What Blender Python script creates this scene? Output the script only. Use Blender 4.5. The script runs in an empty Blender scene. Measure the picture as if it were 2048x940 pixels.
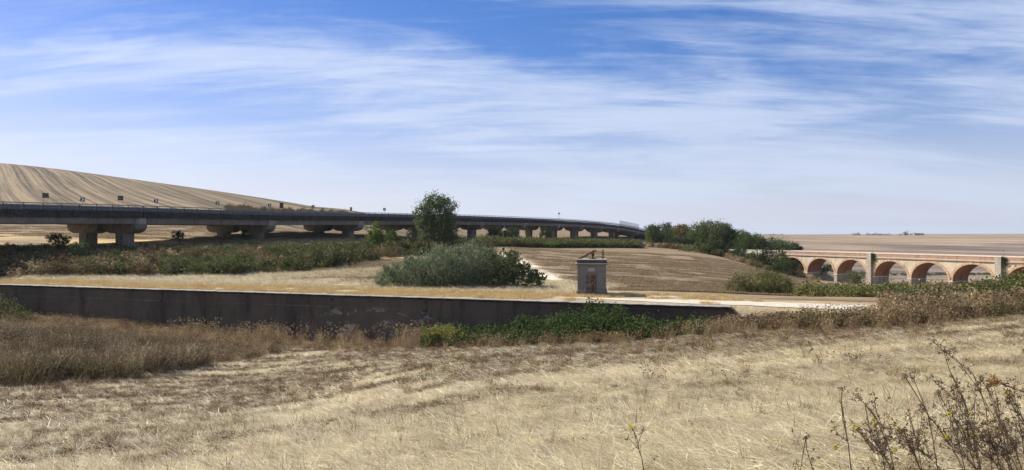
import bpy, math, random
import numpy as np
from mathutils import Vector, Matrix
R = math.radians
rng = np.random.default_rng(7)
random.seed(7)
sc = bpy.context.scene
COL = sc.collection

# ---------------------------------------------------------------- camera, sky, sun, exposure
F = 1462.0                      # focal length in photo pixels
cam_d = bpy.data.cameras.new('camera')
cam_d.sensor_width = 36; cam_d.lens = 36 * F / 2048
cam_d.clip_start = 0.1; cam_d.clip_end = 30000
cam = bpy.data.objects.new('camera', cam_d); COL.objects.link(cam)
cam.rotation_euler = (R(90), 0, 0)
sc.camera = cam
SUN_AZ, SUN_EL = R(27), R(41)
TO_SUN = Vector((-math.cos(SUN_AZ) * math.cos(SUN_EL), math.sin(SUN_AZ) * math.cos(SUN_EL), math.sin(SUN_EL)))
sl = bpy.data.lights.new('sun', 'SUN'); sl.energy = 5.0; sl.angle = R(0.55); sl.color = (1.0, .93, .83)
so = bpy.data.objects.new('sun', sl); COL.objects.link(so)
so.rotation_euler = TO_SUN.to_track_quat('Z', 'Y').to_euler()
sc.view_settings.view_transform = 'Standard'; sc.view_settings.look = 'None'
sc.view_settings.exposure = 0.50; sc.view_settings.gamma = 1.0

def build_world():
    w = bpy.data.worlds.new("World"); sc.world = w; w.use_nodes = True
    nt = w.node_tree; N = nt.nodes; L = nt.links; N.clear()
    def nd(t, **k):
        n = N.new(t)
        for a, b in k.items(): setattr(n, a, b)
        return n
    def mth(op, a, b=None, c=None, clamp=False):
        n = nd('ShaderNodeMath', operation=op); n.use_clamp = clamp
        for i, v in enumerate((a, b, c)):
            if v is None: continue
            if isinstance(v, (int, float)): n.inputs[i].default_value = v
            else: L.new(v, n.inputs[i])
        return n.outputs[0]
    sky = nd('ShaderNodeTexSky', sky_type='NISHITA'); sky.sun_disc = False
    sky.sun_elevation = SUN_EL; sky.sun_rotation = R(-63)
    sky.air_density = 1.0; sky.dust_density = .6; sky.ozone_density = 2.6
    tc = nd('ShaderNodeTexCoord'); sep = nd('ShaderNodeSeparateXYZ'); L.new(tc.outputs['Generated'], sep.inputs[0])
    z = mth('MAXIMUM', sep.outputs[2], 0.0); zd = mth('ADD', z, .16)
    px = mth('DIVIDE', sep.outputs[0], zd); py = mth('DIVIDE', sep.outputs[1], zd)
    comb = nd('ShaderNodeCombineXYZ'); L.new(px, comb.inputs[0]); L.new(py, comb.inputs[1])
    def noise(scale, rot, sx, sy, detail, rough, dist, off=0):
        mp = nd('ShaderNodeMapping'); mp.inputs['Rotation'].default_value = (0, 0, R(rot))
        mp.inputs['Scale'].default_value = (sx, sy, 1); mp.inputs['Location'].default_value = (off, off * .7, 0)
        L.new(comb.outputs[0], mp.inputs[0])
        n = nd('ShaderNodeTexNoise'); n.inputs['Scale'].default_value = scale; n.inputs['Detail'].default_value = detail
        n.inputs['Roughness'].default_value = rough; n.inputs['Distortion'].default_value = dist
        L.new(mp.outputs[0], n.inputs['Vector']); return n.outputs['Fac']
    def ramp(v, a, b):
        n = nd('ShaderNodeMapRange', interpolation_type='SMOOTHSTEP'); L.new(v, n.inputs[0])
        n.inputs[1].default_value = a; n.inputs[2].default_value = b; return n.outputs[0]
    big = noise(1.0, 55, .45, 1.0, 5, .50, .9, 12.4)
    mid = noise(2.4, 45, .34, 1.2, 9, .62, .9, 1.3)
    fine = noise(6.0, 70, .30, 1.5, 9, .66, 1.4, 5.1)
    m = mth('ADD', mth('MULTIPLY', big, .55), mth('ADD', mth('MULTIPLY', mid, .33), mth('MULTIPLY', fine, .17)))
    cl = ramp(m, .43, .63)
    # cirrus thins out overhead, thickens to a milky veil near the horizon
    hz = nd('ShaderNodeMapRange'); L.new(z, hz.inputs[0]); hz.inputs[1].default_value = 0.0; hz.inputs[2].default_value = .23
    hz.inputs[3].default_value = 1.0; hz.inputs[4].default_value = 0.0
    hf = mth('POWER', hz.outputs[0], 1.35)
    base = mth('ADD', mth('MULTIPLY', cl, .80), .05)
    fac = mth('SUBTRACT', 1.0, mth('MULTIPLY', mth('SUBTRACT', 1.0, base), mth('SUBTRACT', 1.0, mth('MULTIPLY', hf, .92))), clamp=True)
    hs = nd('ShaderNodeHueSaturation'); hs.inputs['Saturation'].default_value = 1.46; hs.inputs['Value'].default_value = 1.0
    L.new(sky.outputs[0], hs.inputs['Color'])
    b1 = nd('ShaderNodeBackground'); hm = nd('ShaderNodeMixRGB', blend_type='MULTIPLY'); hm.inputs[0].default_value = 1; L.new(hs.outputs[0], hm.inputs[1]); hm.inputs[2].default_value = (.98, .79, 1.02, 1)
    L.new(hm.outputs[0], b1.inputs[0]); b1.inputs[1].default_value = .084
    # cloud veil colour: slightly dimmer and greyer away from the sun, near the horizon
    cm = nd('ShaderNodeMixRGB'); cm.inputs[1].default_value = (.66, .75, .93, 1); cm.inputs[2].default_value = (.73, .78, .88, 1)
    L.new(hf, cm.inputs[0])
    side = ramp(sep.outputs[0], -.9, .8)
    cm2 = nd('ShaderNodeMixRGB', blend_type='MULTIPLY'); L.new(side, cm2.inputs[0]); L.new(cm.outputs[0], cm2.inputs[1]); cm2.inputs[2].default_value = (.80, .83, .89, 1)
    b2 = nd('ShaderNodeBackground'); L.new(cm2.outputs[0], b2.inputs[0]); b2.inputs[1].default_value = .79
    mx = nd('ShaderNodeMixShader'); L.new(fac, mx.inputs[0]); L.new(b1.outputs[0], mx.inputs[1]); L.new(b2.outputs[0], mx.inputs[2])
    o = nd('ShaderNodeOutputWorld'); L.new(mx.outputs[0], o.inputs[0])
build_world()

# ---------------------------------------------------------------- helpers
def at(px, py, Y):
    """the world point that photo pixel (px, py) shows at depth Y"""
    return Vector(((px - 1024) / F * Y, Y, (470 - py) / F * Y))

def vnoise(x, y, seed=0):
    xi = np.floor(x).astype(np.int64); yi = np.floor(y).astype(np.int64)
    xf = x - xi; yf = y - yi
    u = xf * xf * (3 - 2 * xf); v = yf * yf * (3 - 2 * yf)
    def h(a, b):
        n = (a * 374761393 + b * 668265263 + seed * 1442695041) & 0xffffffff
        n = ((n ^ (n >> 13)) * 1274126177) & 0xffffffff
        n = n ^ (n >> 16)
        return (n & 0xffff) / 65535.0
    return (h(xi, yi) * (1 - u) + h(xi + 1, yi) * u) * (1 - v) + (h(xi, yi + 1) * (1 - u) + h(xi + 1, yi + 1) * u) * v
def fbm(x, y, seed=0, o=4):
    s = 0; a = .5; t = 0
    for i in range(o):
        s = s + a * vnoise(x, y, seed + i * 17); t += a; a *= .5; x = x * 2.03 + 11.3; y = y * 2.03 + 5.7
    return s / t
def sstep(a, b, x):
    t = np.clip((x - a) / (b - a), 0, 1); return t * t * (3 - 2 * t)

class MB:
    """collects geometry for one mesh object"""
    def __init__(s): s.v = []; s.f = []
    def add(s, vs, fs):
        o = len(s.v); s.v += [tuple(p) for p in vs]; s.f += [tuple(i + o for i in f) for f in fs]; return s
    def box(s, c, size, M=None, taper=1.0):
        x, y, z = [k / 2 for k in size]; vs = []
        for dz in (-1, 1):
            k = taper if dz > 0 else 1
            for dx, dy in ((-1, -1), (1, -1), (1, 1), (-1, 1)):
                vs.append(Vector((dx * x * k, dy * y * k, dz * z)) + Vector(c))
        if M is not None: vs = [M @ p for p in vs]
        return s.add(vs, [(3, 2, 1, 0), (4, 5, 6, 7), (0, 1, 5, 4), (1, 2, 6, 5), (2, 3, 7, 6), (3, 0, 4, 7)])
    def tube(s, pts, r0, r1=None, n=6):
        r1 = r0 if r1 is None else r1; pts = [Vector(p) for p in pts]; rings = []; k = len(pts)
        for i, p in enumerate(pts):
            d = (pts[min(i + 1, k - 1)] - pts[max(i - 1, 0)]).normalized()
            a = d.orthogonal().normalized() if i == 0 else (a - d * a.dot(d)).normalized()
            b = d.cross(a); r = r0 + (r1 - r0) * i / max(1, k - 1)
            rings.append([p + (a * math.cos(2 * math.pi * j / n) + b * math.sin(2 * math.pi * j / n)) * r for j in range(n)])
        vs = [q for rg in rings for q in rg]; fs = []
        for i in range(k - 1):
            for j in range(n):
                fs.append((i * n + j, i * n + (j + 1) % n, (i + 1) * n + (j + 1) % n, (i + 1) * n + j))
        fs.append(tuple(range(n - 1, -1, -1))); fs.append(tuple((k - 1) * n + j for j in range(n)))
        return s.add(vs, fs)
    def prism(s, prof, depth, M=None):
        """closed profile in xz, extruded along y from 0 to depth"""
        n = len(prof); vs = [Vector((x, 0, z)) for x, z in prof] + [Vector((x, depth, z)) for x, z in prof]
        if M is not None: vs = [M @ p for p in vs]
        return s.add(vs, [tuple(range(n)), tuple(range(2 * n - 1, n - 1, -1))] + [(i, i + n, (i + 1) % n + n, (i + 1) % n) for i in range(n)])
    def build(s, name, mat, parent=None, smooth=False, bevel=0):
        me = bpy.data.meshes.new(name); me.from_pydata(s.v, [], s.f); me.materials.append(mat)
        if smooth: me.polygons.foreach_set('use_smooth', [True] * len(me.polygons))
        me.update()
        o = bpy.data.objects.new(name, me); COL.objects.link(o)
        if parent is not None: o.parent = parent
        if bevel:
            m = o.modifiers.new('bevel', 'BEVEL'); m.width = bevel; m.segments = 1; m.limit_method = 'ANGLE'
        return o

def tag(o, label=None, cat=None, group=None, kind=None):
    for k, v in (('label', label), ('category', cat), ('group', group), ('kind', kind)):
        if v: o[k] = v
    return o
def empty(name, loc, rz=0):
    o = bpy.data.objects.new(name, None); COL.objects.link(o); o.location = loc; o.rotation_euler = (0, 0, rz)
    o.empty_display_size = .3; return o
def np_mesh(name, V, faces, mats, smooth=False):
    """V (N,3) array, faces (M,k) int array with constant k"""
    me = bpy.data.meshes.new(name); n, k = faces.shape
    me.vertices.add(len(V)); me.vertices.foreach_set('co', np.ascontiguousarray(V, dtype=np.float32).ravel())
    me.loops.add(n * k); me.loops.foreach_set('vertex_index', np.ascontiguousarray(faces, dtype=np.int32).ravel())
    me.polygons.add(n); me.polygons.foreach_set('loop_start', np.arange(0, n * k, k, dtype=np.int32))
    if smooth: me.polygons.foreach_set('use_smooth', np.ones(n, dtype=bool))
    for m in mats: me.materials.append(m)
    me.update(calc_edges=True); return me
def attr(me, name, data, typ='FLOAT'):
    a = me.attributes.new(name, typ, 'POINT')
    key = {'FLOAT': 'value', 'INT': 'value', 'FLOAT_VECTOR': 'vector', 'FLOAT_COLOR': 'color'}[typ]
    a.data.foreach_set(key, np.ascontiguousarray(data).ravel())

# ---------------------------------------------------------------- materials
class NT:
    def __init__(s, name):
        s.m = bpy.data.materials.new(name); s.m.use_nodes = True; s.t = s.m.node_tree; s.t.nodes.clear()
        s.out = s.nd('ShaderNodeOutputMaterial')
    def nd(s, t, **k):
        n = s.t.nodes.new(t)
        for a, b in k.items(): setattr(n, a, b)
        return n
    def lk(s, a, b): s.t.links.new(a, b)
    def setin(s, sock, v):
        if isinstance(v, bpy.types.NodeSocket): s.lk(v, sock)
        elif isinstance(v, tuple) and len(v) == 3 and sock.type == 'RGBA': sock.default_value = (*v, 1)
        else: sock.default_value = v
    def coord(s, kind='Object', scale=(1, 1, 1), rot=(0, 0, 0)):
        tc = s.nd('ShaderNodeTexCoord'); mp = s.nd('ShaderNodeMapping'); mp.inputs['Scale'].default_value = scale
        mp.inputs['Rotation'].default_value = rot
        s.lk(tc.outputs[kind], mp.inputs[0]); return mp.outputs[0]
    def pos(s, scale=(1, 1, 1), rot=(0, 0, 0)):
        g = s.nd('ShaderNodeNewGeometry'); mp = s.nd('ShaderNodeMapping'); mp.inputs['Scale'].default_value = scale
        mp.inputs['Rotation'].default_value = rot
        s.lk(g.outputs['Position'], mp.inputs[0]); return mp.outputs[0]
    def noise(s, vec, scale, detail=5, rough=.55, dist=0):
        n = s.nd('ShaderNodeTexNoise'); s.setin(n.inputs['Vector'], vec); n.inputs['Scale'].default_value = scale
        n.inputs['Detail'].default_value = detail; n.inputs['Roughness'].default_value = rough; n.inputs['Distortion'].default_value = dist
        return n.outputs['Fac']
    def rng(s, v, a, b, c=0., d=1.):
        n = s.nd('ShaderNodeMapRange'); s.lk(v, n.inputs[0])
        for i, k in enumerate((a, b, c, d)): s.setin(n.inputs[i + 1], k)
        return n.outputs[0]
    def mix(s, f, a, b, mode='MIX'):
        n = s.nd('ShaderNodeMixRGB', blend_type=mode); s.setin(n.inputs[0], f); s.setin(n.inputs[1], a); s.setin(n.inputs[2], b)
        return n.outputs[0]
    def math(s, op, a, b):
        n = s.nd('ShaderNodeMath', operation=op); s.setin(n.inputs[0], a); s.setin(n.inputs[1], b); return n.outputs[0]
    def bump(s, h, strength, dist):
        n = s.nd('ShaderNodeBump'); n.inputs['Strength'].default_value = strength; n.inputs['Distance'].default_value = dist
        s.lk(h, n.inputs['Height']); return n.outputs[0]
    def bsdf(s, col, rough=.9, metal=0, normal=None, spec=.3):
        b = s.nd('ShaderNodeBsdfPrincipled'); s.setin(b.inputs['Base Color'], col); s.setin(b.inputs['Roughness'], rough)
        b.inputs['Metallic'].default_value = metal; b.inputs['Specular IOR Level'].default_value = spec
        if normal is not None: s.lk(normal, b.inputs['Normal'])
        s.lk(b.outputs[0], s.out.inputs[0]); return b

def surf(name, c1, c2, scale=1.0, rough=.9, metal=0, c3=None, bump=.3, bdist=.02, streak=False, spec=.3, stretch=(1, 1, 1)):
    t = NT(name); v = t.coord('Object', stretch)
    n1 = t.noise(v, scale, 7, .6); n2 = t.noise(v, scale * 5.3, 5, .65)
    c = t.mix(t.rng(n1, .35, .65), c1, c2)
    if c3: c = t.mix(t.rng(n2, .52, .68), c, c3)
    if streak:
        n3 = t.noise(t.coord('Object', (1.7, 1.7, .12)), 1.3, 6, .6)
        c = t.mix(t.rng(n3, .5, .72, 0, .75), c, tuple(k * .35 for k in c1))
    t.bsdf(c, rough, metal, t.bump(n2, bump, bdist), spec); return t.m

def leafmat(name, c1, c2, c3=None, trans=.35, nscale=.5):
    t = NT(name); a = t.nd('ShaderNodeAttribute', attribute_name='v')
    n = t.noise(t.pos(), nscale, 3, .6)
    oi = t.nd('ShaderNodeObjectInfo')
    f = t.math('ADD', t.math('MULTIPLY', a.outputs['Fac'], .6), t.rng(n, .3, .7, 0, .45))
    c = t.mix(f, c1, c2)
    if c3: c = t.mix(t.rng(a.outputs['Fac'], .80, .86), c, c3)
    hs = t.nd('ShaderNodeHueSaturation'); t.lk(c, hs.inputs['Color'])
    t.lk(t.rng(oi.outputs['Random'], 0, 1, .8, 1.2), hs.inputs['Value']); t.lk(t.rng(oi.outputs['Random'], 0, 1, .485, .515), hs.inputs['Hue'])
    c = hs.outputs[0]
    b = t.bsdf(c, .75, 0, None, .2)
    tr = t.nd('ShaderNodeBsdfTranslucent'); t.lk(c, tr.inputs[0])
    mx = t.nd('ShaderNodeMixShader'); mx.inputs[0].default_value = trans
    t.lk(b.outputs[0], mx.inputs[1]); t.lk(tr.outputs[0], mx.inputs[2]); t.lk(mx.outputs[0], t.out.inputs[0])
    return t.m

M = {}
M['straw'] = leafmat('pale_straw', (.32, .245, .125), (.88, .78, .53), (.93, .87, .66), .35)
M['brown_grass'] = leafmat('brown_dead_grass', (.07, .042, .020), (.19, .118, .055), (.40, .28, .15), .3)
M['tan_grass'] = leafmat('tan_tall_grass', (.25, .17, .09), (.48, .36, .20), (.64, .51, .32), .3)
M['gold_grass'] = leafmat('golden_dry_grass', (.45, .31, .11), (.66, .50, .24), (.70, .58, .36), .3)
M['dry_brush'] = leafmat('dry_brush', (.12, .088, .048), (.33, .25, .145), (.52, .42, .27), .2)
M['scrub_brown'] = leafmat('brown_scrub', (.085, .058, .03), (.20, .135, .065), (.13, .13, .05), .25)
M['scrub_green'] = leafmat('green_scrub', (.04, .058, .016), (.125, .14, .042), (.24, .19, .08), .3)
M['olive'] = leafmat('olive_leaf', (.055, .07, .022), (.15, .155, .05), (.26, .17, .05), .3)
M['leaf_mid'] = leafmat('mid_green_leaf', (.05, .085, .02), (.13, .18, .045), (.18, .20, .06), .35)
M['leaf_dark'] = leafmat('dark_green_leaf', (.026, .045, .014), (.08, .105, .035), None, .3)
M['leaf_bright'] = leafmat('bright_green_leaf', (.07, .13, .02), (.19, .26, .04), None, .4)
M['leaf_grey'] = leafmat('grey_green_leaf', (.10, .145, .07), (.29, .37, .22), (.36, .38, .20), .3)
M['leaf_bramble'] = leafmat('bramble_leaf', (.025, .055, .012), (.085, .15, .03), (.13, .17, .06), .3)
M['leaf_yellow'] = leafmat('yellowing_leaf', (.08, .12, .03), (.24, .24, .06), (.40, .26, .05), .35)
M['leaf_tree'] = leafmat('poplar_leaf', (.045, .07, .022), (.15, .18, .065), (.23, .25, .12), .3)
M['leaf_rust'] = leafmat('bronzed_leaf', (.08, .075, .028), (.19, .15, .06), (.24, .15, .06), .3)
M['far_green'] = leafmat('far_foliage', (.05, .06, .035), (.10, .11, .07), None, .2)
M['bark'] = surf('bark', (.10, .075, .055), (.19, .155, .12), 3, .95, bump=.6, bdist=.03, stretch=(1, 1, .25))
M['bark_pale'] = surf('pale_bark', (.22, .20, .17), (.36, .34, .30), 3, .95, bump=.6, bdist=.03, stretch=(1, 1, .25))
M['concrete'] = surf('viaduct_concrete', (.18, .155, .12), (.26, .228, .18), .5, .92, c3=(.15, .128, .10), streak=True)
M['concrete_dark'] = surf('blackened_and_shaded_concrete', (.022, .020, .018), (.05, .046, .042), .6, .95, c3=(.10, .093, .082), streak=True, stretch=(1, 1, 1))  # blackened deck edges; on the wall coping this dark stands for shade
M['concrete_pale'] = surf('pale_concrete', (.28, .26, .225), (.36, .34, .30), .7, .92, streak=True)
M['galv'] = surf('galvanised_steel', (.14, .145, .15), (.24, .25, .26), 2, .6, .3, bump=.05, spec=.5)
M['post'] = surf('weathered_steel_post', (.07, .075, .08), (.14, .145, .15), 2, .6, .4, bump=.05)
M['asphalt'] = surf('asphalt', (.035, .034, .034), (.05, .049, .048), 2, 1.0, spec=.05)
M['dark_metal'] = surf('rusted_dark_iron', (.035, .025, .02), (.08, .05, .035), 4, .7, .4, c3=(.15, .07, .035))
M['board'] = surf('dark_board', (.018, .018, .02), (.035, .033, .03), 2, .7)
M['white_paint'] = surf('white_sign_face', (.72, .72, .70), (.8, .8, .78), 2, .5, bump=0)
M['black_paint'] = surf('black_sign_face', (.02, .02, .022), (.03, .03, .03), 2, .5, bump=0)
M['blue_paint'] = surf('blue_sign_face', (.02, .07, .22), (.03, .09, .26), 2, .5, bump=0)
M['car_paint'] = surf('blue_grey_car_paint', (.07, .12, .17), (.08, .13, .18), 1, .3, .3, bump=0, spec=.6)
M['glass'] = surf('dark_car_glass', (.02, .025, .03), (.03, .035, .04), 1, .08, 0, bump=0, spec=.8)
M['rubber'] = surf('tyre_rubber', (.02, .02, .02), (.03, .03, .03), 3, .9, bump=.1)
M['stem'] = surf('dry_weed_stem', (.05, .033, .022), (.12, .08, .05), 30, .85, bump=.1)
M['bud'] = leafmat('dark_dry_bud', (.045, .032, .022), (.14, .095, .055), (.26, .18, .08), .15)
M['rust_clump'] = leafmat('orange_dry_flower', (.25, .13, .05), (.42, .25, .10), None, .2)
M['petal'] = leafmat('yellow_petal', (.75, .58, .02), (.85, .72, .04), None, .35)

def ground_mat():
    t = NT('dry_field_earth')
    tint = t.nd('ShaderNodeAttribute', attribute_name='tint'); su = t.nd('ShaderNodeAttribute', attribute_name='stripe_u')
    sa = t.nd('ShaderNodeAttribute', attribute_name='stripe_amp')
    p = t.pos()
    fine = t.noise(p, 1.6, 8, .7); mid = t.noise(p, .11, 6, .6); grit = t.noise(p, 9.0, 4, .7)
    comb = t.nd('ShaderNodeCombineXYZ'); t.lk(su.outputs['Fac'], comb.inputs[0])
    sep = t.nd('ShaderNodeSeparateXYZ'); t.lk(p, sep.inputs[0])
    t.lk(t.math('MULTIPLY', sep.outputs[0], .005), comb.inputs[1]); t.lk(t.math('MULTIPLY', sep.outputs[1], .005), comb.inputs[2])
    st = t.noise(comb.outputs[0], 1.0, 7, .68, .0)
    sf = t.rng(st, .38, .60, -1, 1)
    val = t.math('ADD', 1.0, t.math('MULTIPLY', sf, sa.outputs['Fac']))
    val = t.math('MULTIPLY', val, t.rng(fine, .28, .72, .70, 1.30))
    val = t.math('MULTIPLY', val, t.rng(mid, .3, .7, .90, 1.10))
    val = t.math('MULTIPLY', val, t.rng(grit, .3, .7, .82, 1.18))
    c = t.mix(1.0, tint.outputs['Color'], (1, 1, 1), 'MULTIPLY')
    vc = t.nd('ShaderNodeVectorMath', operation='SCALE'); t.lk(c, vc.inputs[0]); t.lk(val, vc.inputs['Scale'])
    hh = t.math('ADD', fine, t.math('MULTIPLY', st, .6))
    t.bsdf(vc.outputs[0], .95, 0, t.bump(hh, .6, .18), .15)
    return t.m
M['ground'] = ground_mat()

# ---------------------------------------------------------------- terrain
O2 = np.array([0.0, 68.1]); DA = np.array([.9452, -.3266]); DS = np.array([.3266, .9452])
A_END, A_START = 19.3, -118.0
def to_as(x, y): return (x - O2[0]) * DA[0] + (y - O2[1]) * DA[1], (x - O2[0]) * DS[0] + (y - O2[1]) * DS[1]
def to_xy(a, s): return O2[0] + a * DA[0] + s * DS[0], O2[1] + a * DA[1] + s * DS[1]

def zc(py, Y): return (470 - py) / F * Y
CA = [(px, Y, z) for px in (-900, 0, 700, 1300, 2048, 2900) for Y, z in ((1, -1.7), (2.5, -1.95))] + [
 (0, 14, -4.5), (0, 24, -6.3), (0, 45, -8.9), (0, 62, -9.2), (0, 78, -9.4), (0, 90, -9.2),
 (-700, 14, -4.6), (-700, 45, -9), (-700, 110, -9.2),
 (250, 46, -9.1), (250, 62, -9.5), (250, 82, -10.2), (500, 12, -3.8), (500, 30, -7.2), (500, 55, -9.9), (500, 78, -10.7),
 (700, 73.8, -10.8), (700, 60, -10.0), (1024, 9.3, -3.0), (1024, 25, zc(760, 25)), (1024, 45, zc(708, 45)), (1024, 60, -9.2), (1024, 68, -9.6),
 (1300, 63, -8.6), (1300, 50, zc(692, 50)), (1455, 61, -7.6), (1455, 50, zc(675, 50)), (1455, 36, zc(700, 36)),
 (1455, 20, zc(782, 20)), (1455, 8, -2.5), (1800, 55, zc(652, 55)), (1800, 42, zc(668, 42)), (1800, 24, zc(720, 24)), (1800, 12, zc(820, 12)),
 (2048, 50, zc(630, 50)), (2048, 38, zc(652, 38)), (2048, 26, zc(700, 26)), (2048, 13, zc(800, 13)), (2048, 6.5, -2.1),
 (2900, 50, -4.6), (2900, 26, -3.6), (2900, 10, -2.4), (2900, 80, -5), (2048, 70, -6.0), (1455, 80, -7.5), (700, 100, -10.8), (0, 120, -9.2)]
CB = []
def colB(px, lst):
    for Y, z in lst: CB.append((px, Y, z))
def pyB(px, lst):
    for Y, py in lst: CB.append((px, Y, zc(py, Y)))
for px in (-900, 0):
    colB(px, [(90, -6), (97, -6)]); pyB(px, [(108, 535), (120, 502), (130, 489), (150, 475), (190, 447), (260, 402), (350, 358), (430, 328), (600, 335), (1200, 380), (4000, 430)])
colB(-900, [(40, -6), (65, -6)])
colB(300, [(70, -6), (84, -6), (96, -6)]); pyB(300, [(112, 533), (125, 506), (142, 488), (180, 458), (250, 412), (330, 386), (410, 367), (600, 372), (1200, 410), (4000, 450)])
colB(600, [(60, -6), (76, -6), (90, -5.9)]); pyB(600, [(103, 548), (125, 522), (155, 490), (190, 466), (260, 437), (330, 418), (420, 408.5), (600, 412), (1200, 440), (4000, 460)])
colB(700, [(60, -6), (74, -6), (86, -6)]); pyB(700, [(103, 542), (125, 519), (160, 494), (200, 472), (260, 444), (300, 421), (350, 420), (500, 428), (800, 443)])
colB(800, [(60, -6), (72, -6), (84, -6)]); pyB(800, [(100, 542), (125, 515), (160, 496), (200, 482), (260, 462), (350, 451), (450, 450), (800, 451), (1500, 462), (4000, 468)])
colB(1100, [(50, -6), (67.5, -6), (82, -6)]); pyB(1100, [(110, 548), (150, 520), (200, 497), (280, 481), (400, 467), (600, 457), (900, 455), (1500, 462), (4000, 470)])
colB(1300, [(45, -6), (65, -6), (76, -6)]); pyB(1300, [(90, 576), (120, 550), (180, 515), (240, 497), (300, 493), (400, 486), (700, 478), (1500, 470.5), (4000, 471)])
colB(1455, [(45, -6), (61.8, -6), (72, -6.05)]); pyB(1455, [(90, 582), (120, 560), (160, 536), (200, 521), (240, 511), (300, 505), (500, 498), (900, 484), (1500, 470), (4000, 471)])
colB(1560, [(45, -5.9), (60, -6), (72, -6.1)]); pyB(1560, [(90, 592), (120, 572), (155, 558), (190, 550), (215, 545), (300, 545), (500, 525), (900, 493), (1500, 470), (4000, 471)])
for px in (1700, 1900):
    colB(px, [(45, -5.6), (58, -6), (72, -6.2)]); pyB(px, [(90, 595), (120, 582), (155, 572), (190, 566), (250, 560), (500, 533), (900, 494), (1500, 470), (4000, 471)])
for px in (2100, 2900):
    colB(px, [(40, -5), (54, -5.4), (72, -5.6)]); pyB(px, [(90, 585), (120, 577), (155, 570), (190, 566), (250, 560), (500, 533), (900, 494), (1500, 470.5), (4000, 471)])

class TPS:
    def __init__(s, pts, reg=.02):
        P = np.array(pts, float); s.c = np.stack([(P[:, 0] - 1024) / F * 2.4, np.log(P[:, 1]) * 1.6], 1)
        z = P[:, 2]; n = len(P); K = s.k(s.c, s.c) + np.eye(n) * reg * .01
        Q = np.hstack([np.ones((n, 1)), s.c]); A = np.block([[K, Q], [Q.T, np.zeros((3, 3))]])
        s.w = np.linalg.solve(A, np.concatenate([z / P[:, 1] ** .5, np.zeros(3)])); s.n = n
    def k(s, a, b):
        r2 = ((a[:, None] - b[None]) ** 2).sum(-1); return .5 * r2 * np.log(r2 + 1e-9)
    def __call__(s, x, y):
        Y = np.maximum(y, 1.0); u = np.clip(x / Y, -1.35, 1.35)
        q = np.stack([u.ravel() * 2.4, np.log(Y).ravel() * 1.6], 1); out = np.empty(len(q))
        for i in range(0, len(q), 20000):
            b = q[i:i + 20000]; out[i:i + 20000] = s.k(b, s.c) @ s.w[:s.n] + np.hstack([np.ones((len(b), 1)), b]) @ s.w[s.n:]
        return out.reshape(np.shape(x)) * Y ** .5
TA, TB = TPS(CA), TPS(CB)

def brown(x, y):
    """0 = bleached lodged straw, 1 = brown dead weeds, in streaks along the old drill lines"""
    ang = R(24); u = x * math.cos(ang) + y * math.sin(ang); v = -x * math.sin(ang) + y * math.cos(ang)
    v = v + .006 * u * u * np.sign(-1) * .25 + 1.3 * (fbm(u * .07, v * .07, 5, 2) - .5) * 2
    n = fbm(u * .05, v * .50, 31, 3) * .68 + fbm(u * .5, v * 1.3, 77, 3) * .32
    st = sstep(.47, .55, n - .01)
    # the far and left part of the field is weedy, with thin wavy lines of bleached straw showing through
    line = np.interp(x, [-25, -9, -3, 8, 22, 50], [13, 12.5, 15, 32, 33, 36])
    weedy = .92 * sstep(-7, 6, y - line + 9 * (fbm(x * .12, y * .2, 35) - .5))
    f = fbm(u * .06, v * .44, 131, 2) + .10 * (fbm(u * .8, v * 2.2, 133, 2) - .5)
    ridge = sstep(.55, .78, 1 - np.abs(2 * f - 1) * 2.0) * sstep(.30, .42, fbm(u * .12, v * .3, 137, 2))
    return np.clip(np.maximum(st * (.55 + .45 * weedy), weedy * .95) * (1 - ridge), 0, 1)

def height(x, y, micro=True):
    x = np.asarray(x, float); y = np.asarray(y, float)
    a, s = to_as(x, y)
    w = .2 + np.clip((a - A_END) / 14, 0, 1) * 8.0
    off = np.clip((a - A_END) / 14, 0, 1) * 4
    t = sstep(-w, w, s + off)
    hA = TA(x, y); hB = TB(x, y)
    if micro:
        d = np.hypot(x, y)
        k = np.clip(d / 12, .25, 1) * np.where(d < 95, 1, 0)
        hA = hA + k * (.16 * brown(x, y) - .08 + .12 * (fbm(x * .6, y * .6, 3) - .5))
        hB = hB + .10 * (fbm(x * .35, y * .35, 9) - .5) * sstep(3, 9, s) + sstep(300, 900, d) * 5 * (fbm(x * .004, y * .004, 19) - .5)*sstep(900,800,d)
    h = hA * (1 - t) + hB * t
    # bank that carries the old road on and off the brick viaduct
    dl, al = road_dist(x, y)
    bank = -5.75 - np.clip(dl - 3.6, 0, 99) * .62
    on = (al < 16.5)
    h = np.where(on & (bank > h), bank, h)
    return h

# old road: brick viaduct line (arches) and its approach, level at about -5.7
VD = Vector((.3826, -.9239, 0)); VN = Vector((-.9239, -.3826, 0)); Y2 = 200.0; PITCH = 10.46
V0 = Vector((.422 * Y2, Y2, 0))       # centre of the second arch on the near face
ROAD = [(101, 520), (78, 420), (56, 330), (55.5, 300), (60, 268), (66.5, 243), (76.9, 219.9), (77.9, 217.0)]
ROAD = [(p[0] + 3 * .9239, p[1] + 3 * .3826) for p in ROAD]
def road_dist(x, y):
    best = np.full(np.shape(x), 1e9); al = np.zeros(np.shape(x))
    for i in range(len(ROAD) - 1):
        p, q = np.array(ROAD[i]), np.array(ROAD[i + 1]); d = q - p; L2 = d @ d
        t = np.clip(((x - p[0]) * d[0] + (y - p[1]) * d[1]) / L2, 0, 1)
        r = np.hypot(x - p[0] - t * d[0], y - p[1] - t * d[1]); b = r < best
        best = np.where(b, r, best)
    return best, al
def gz(x, y, micro=True): return float(height(np.array([x]), np.array([y]), micro)[0])

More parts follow.
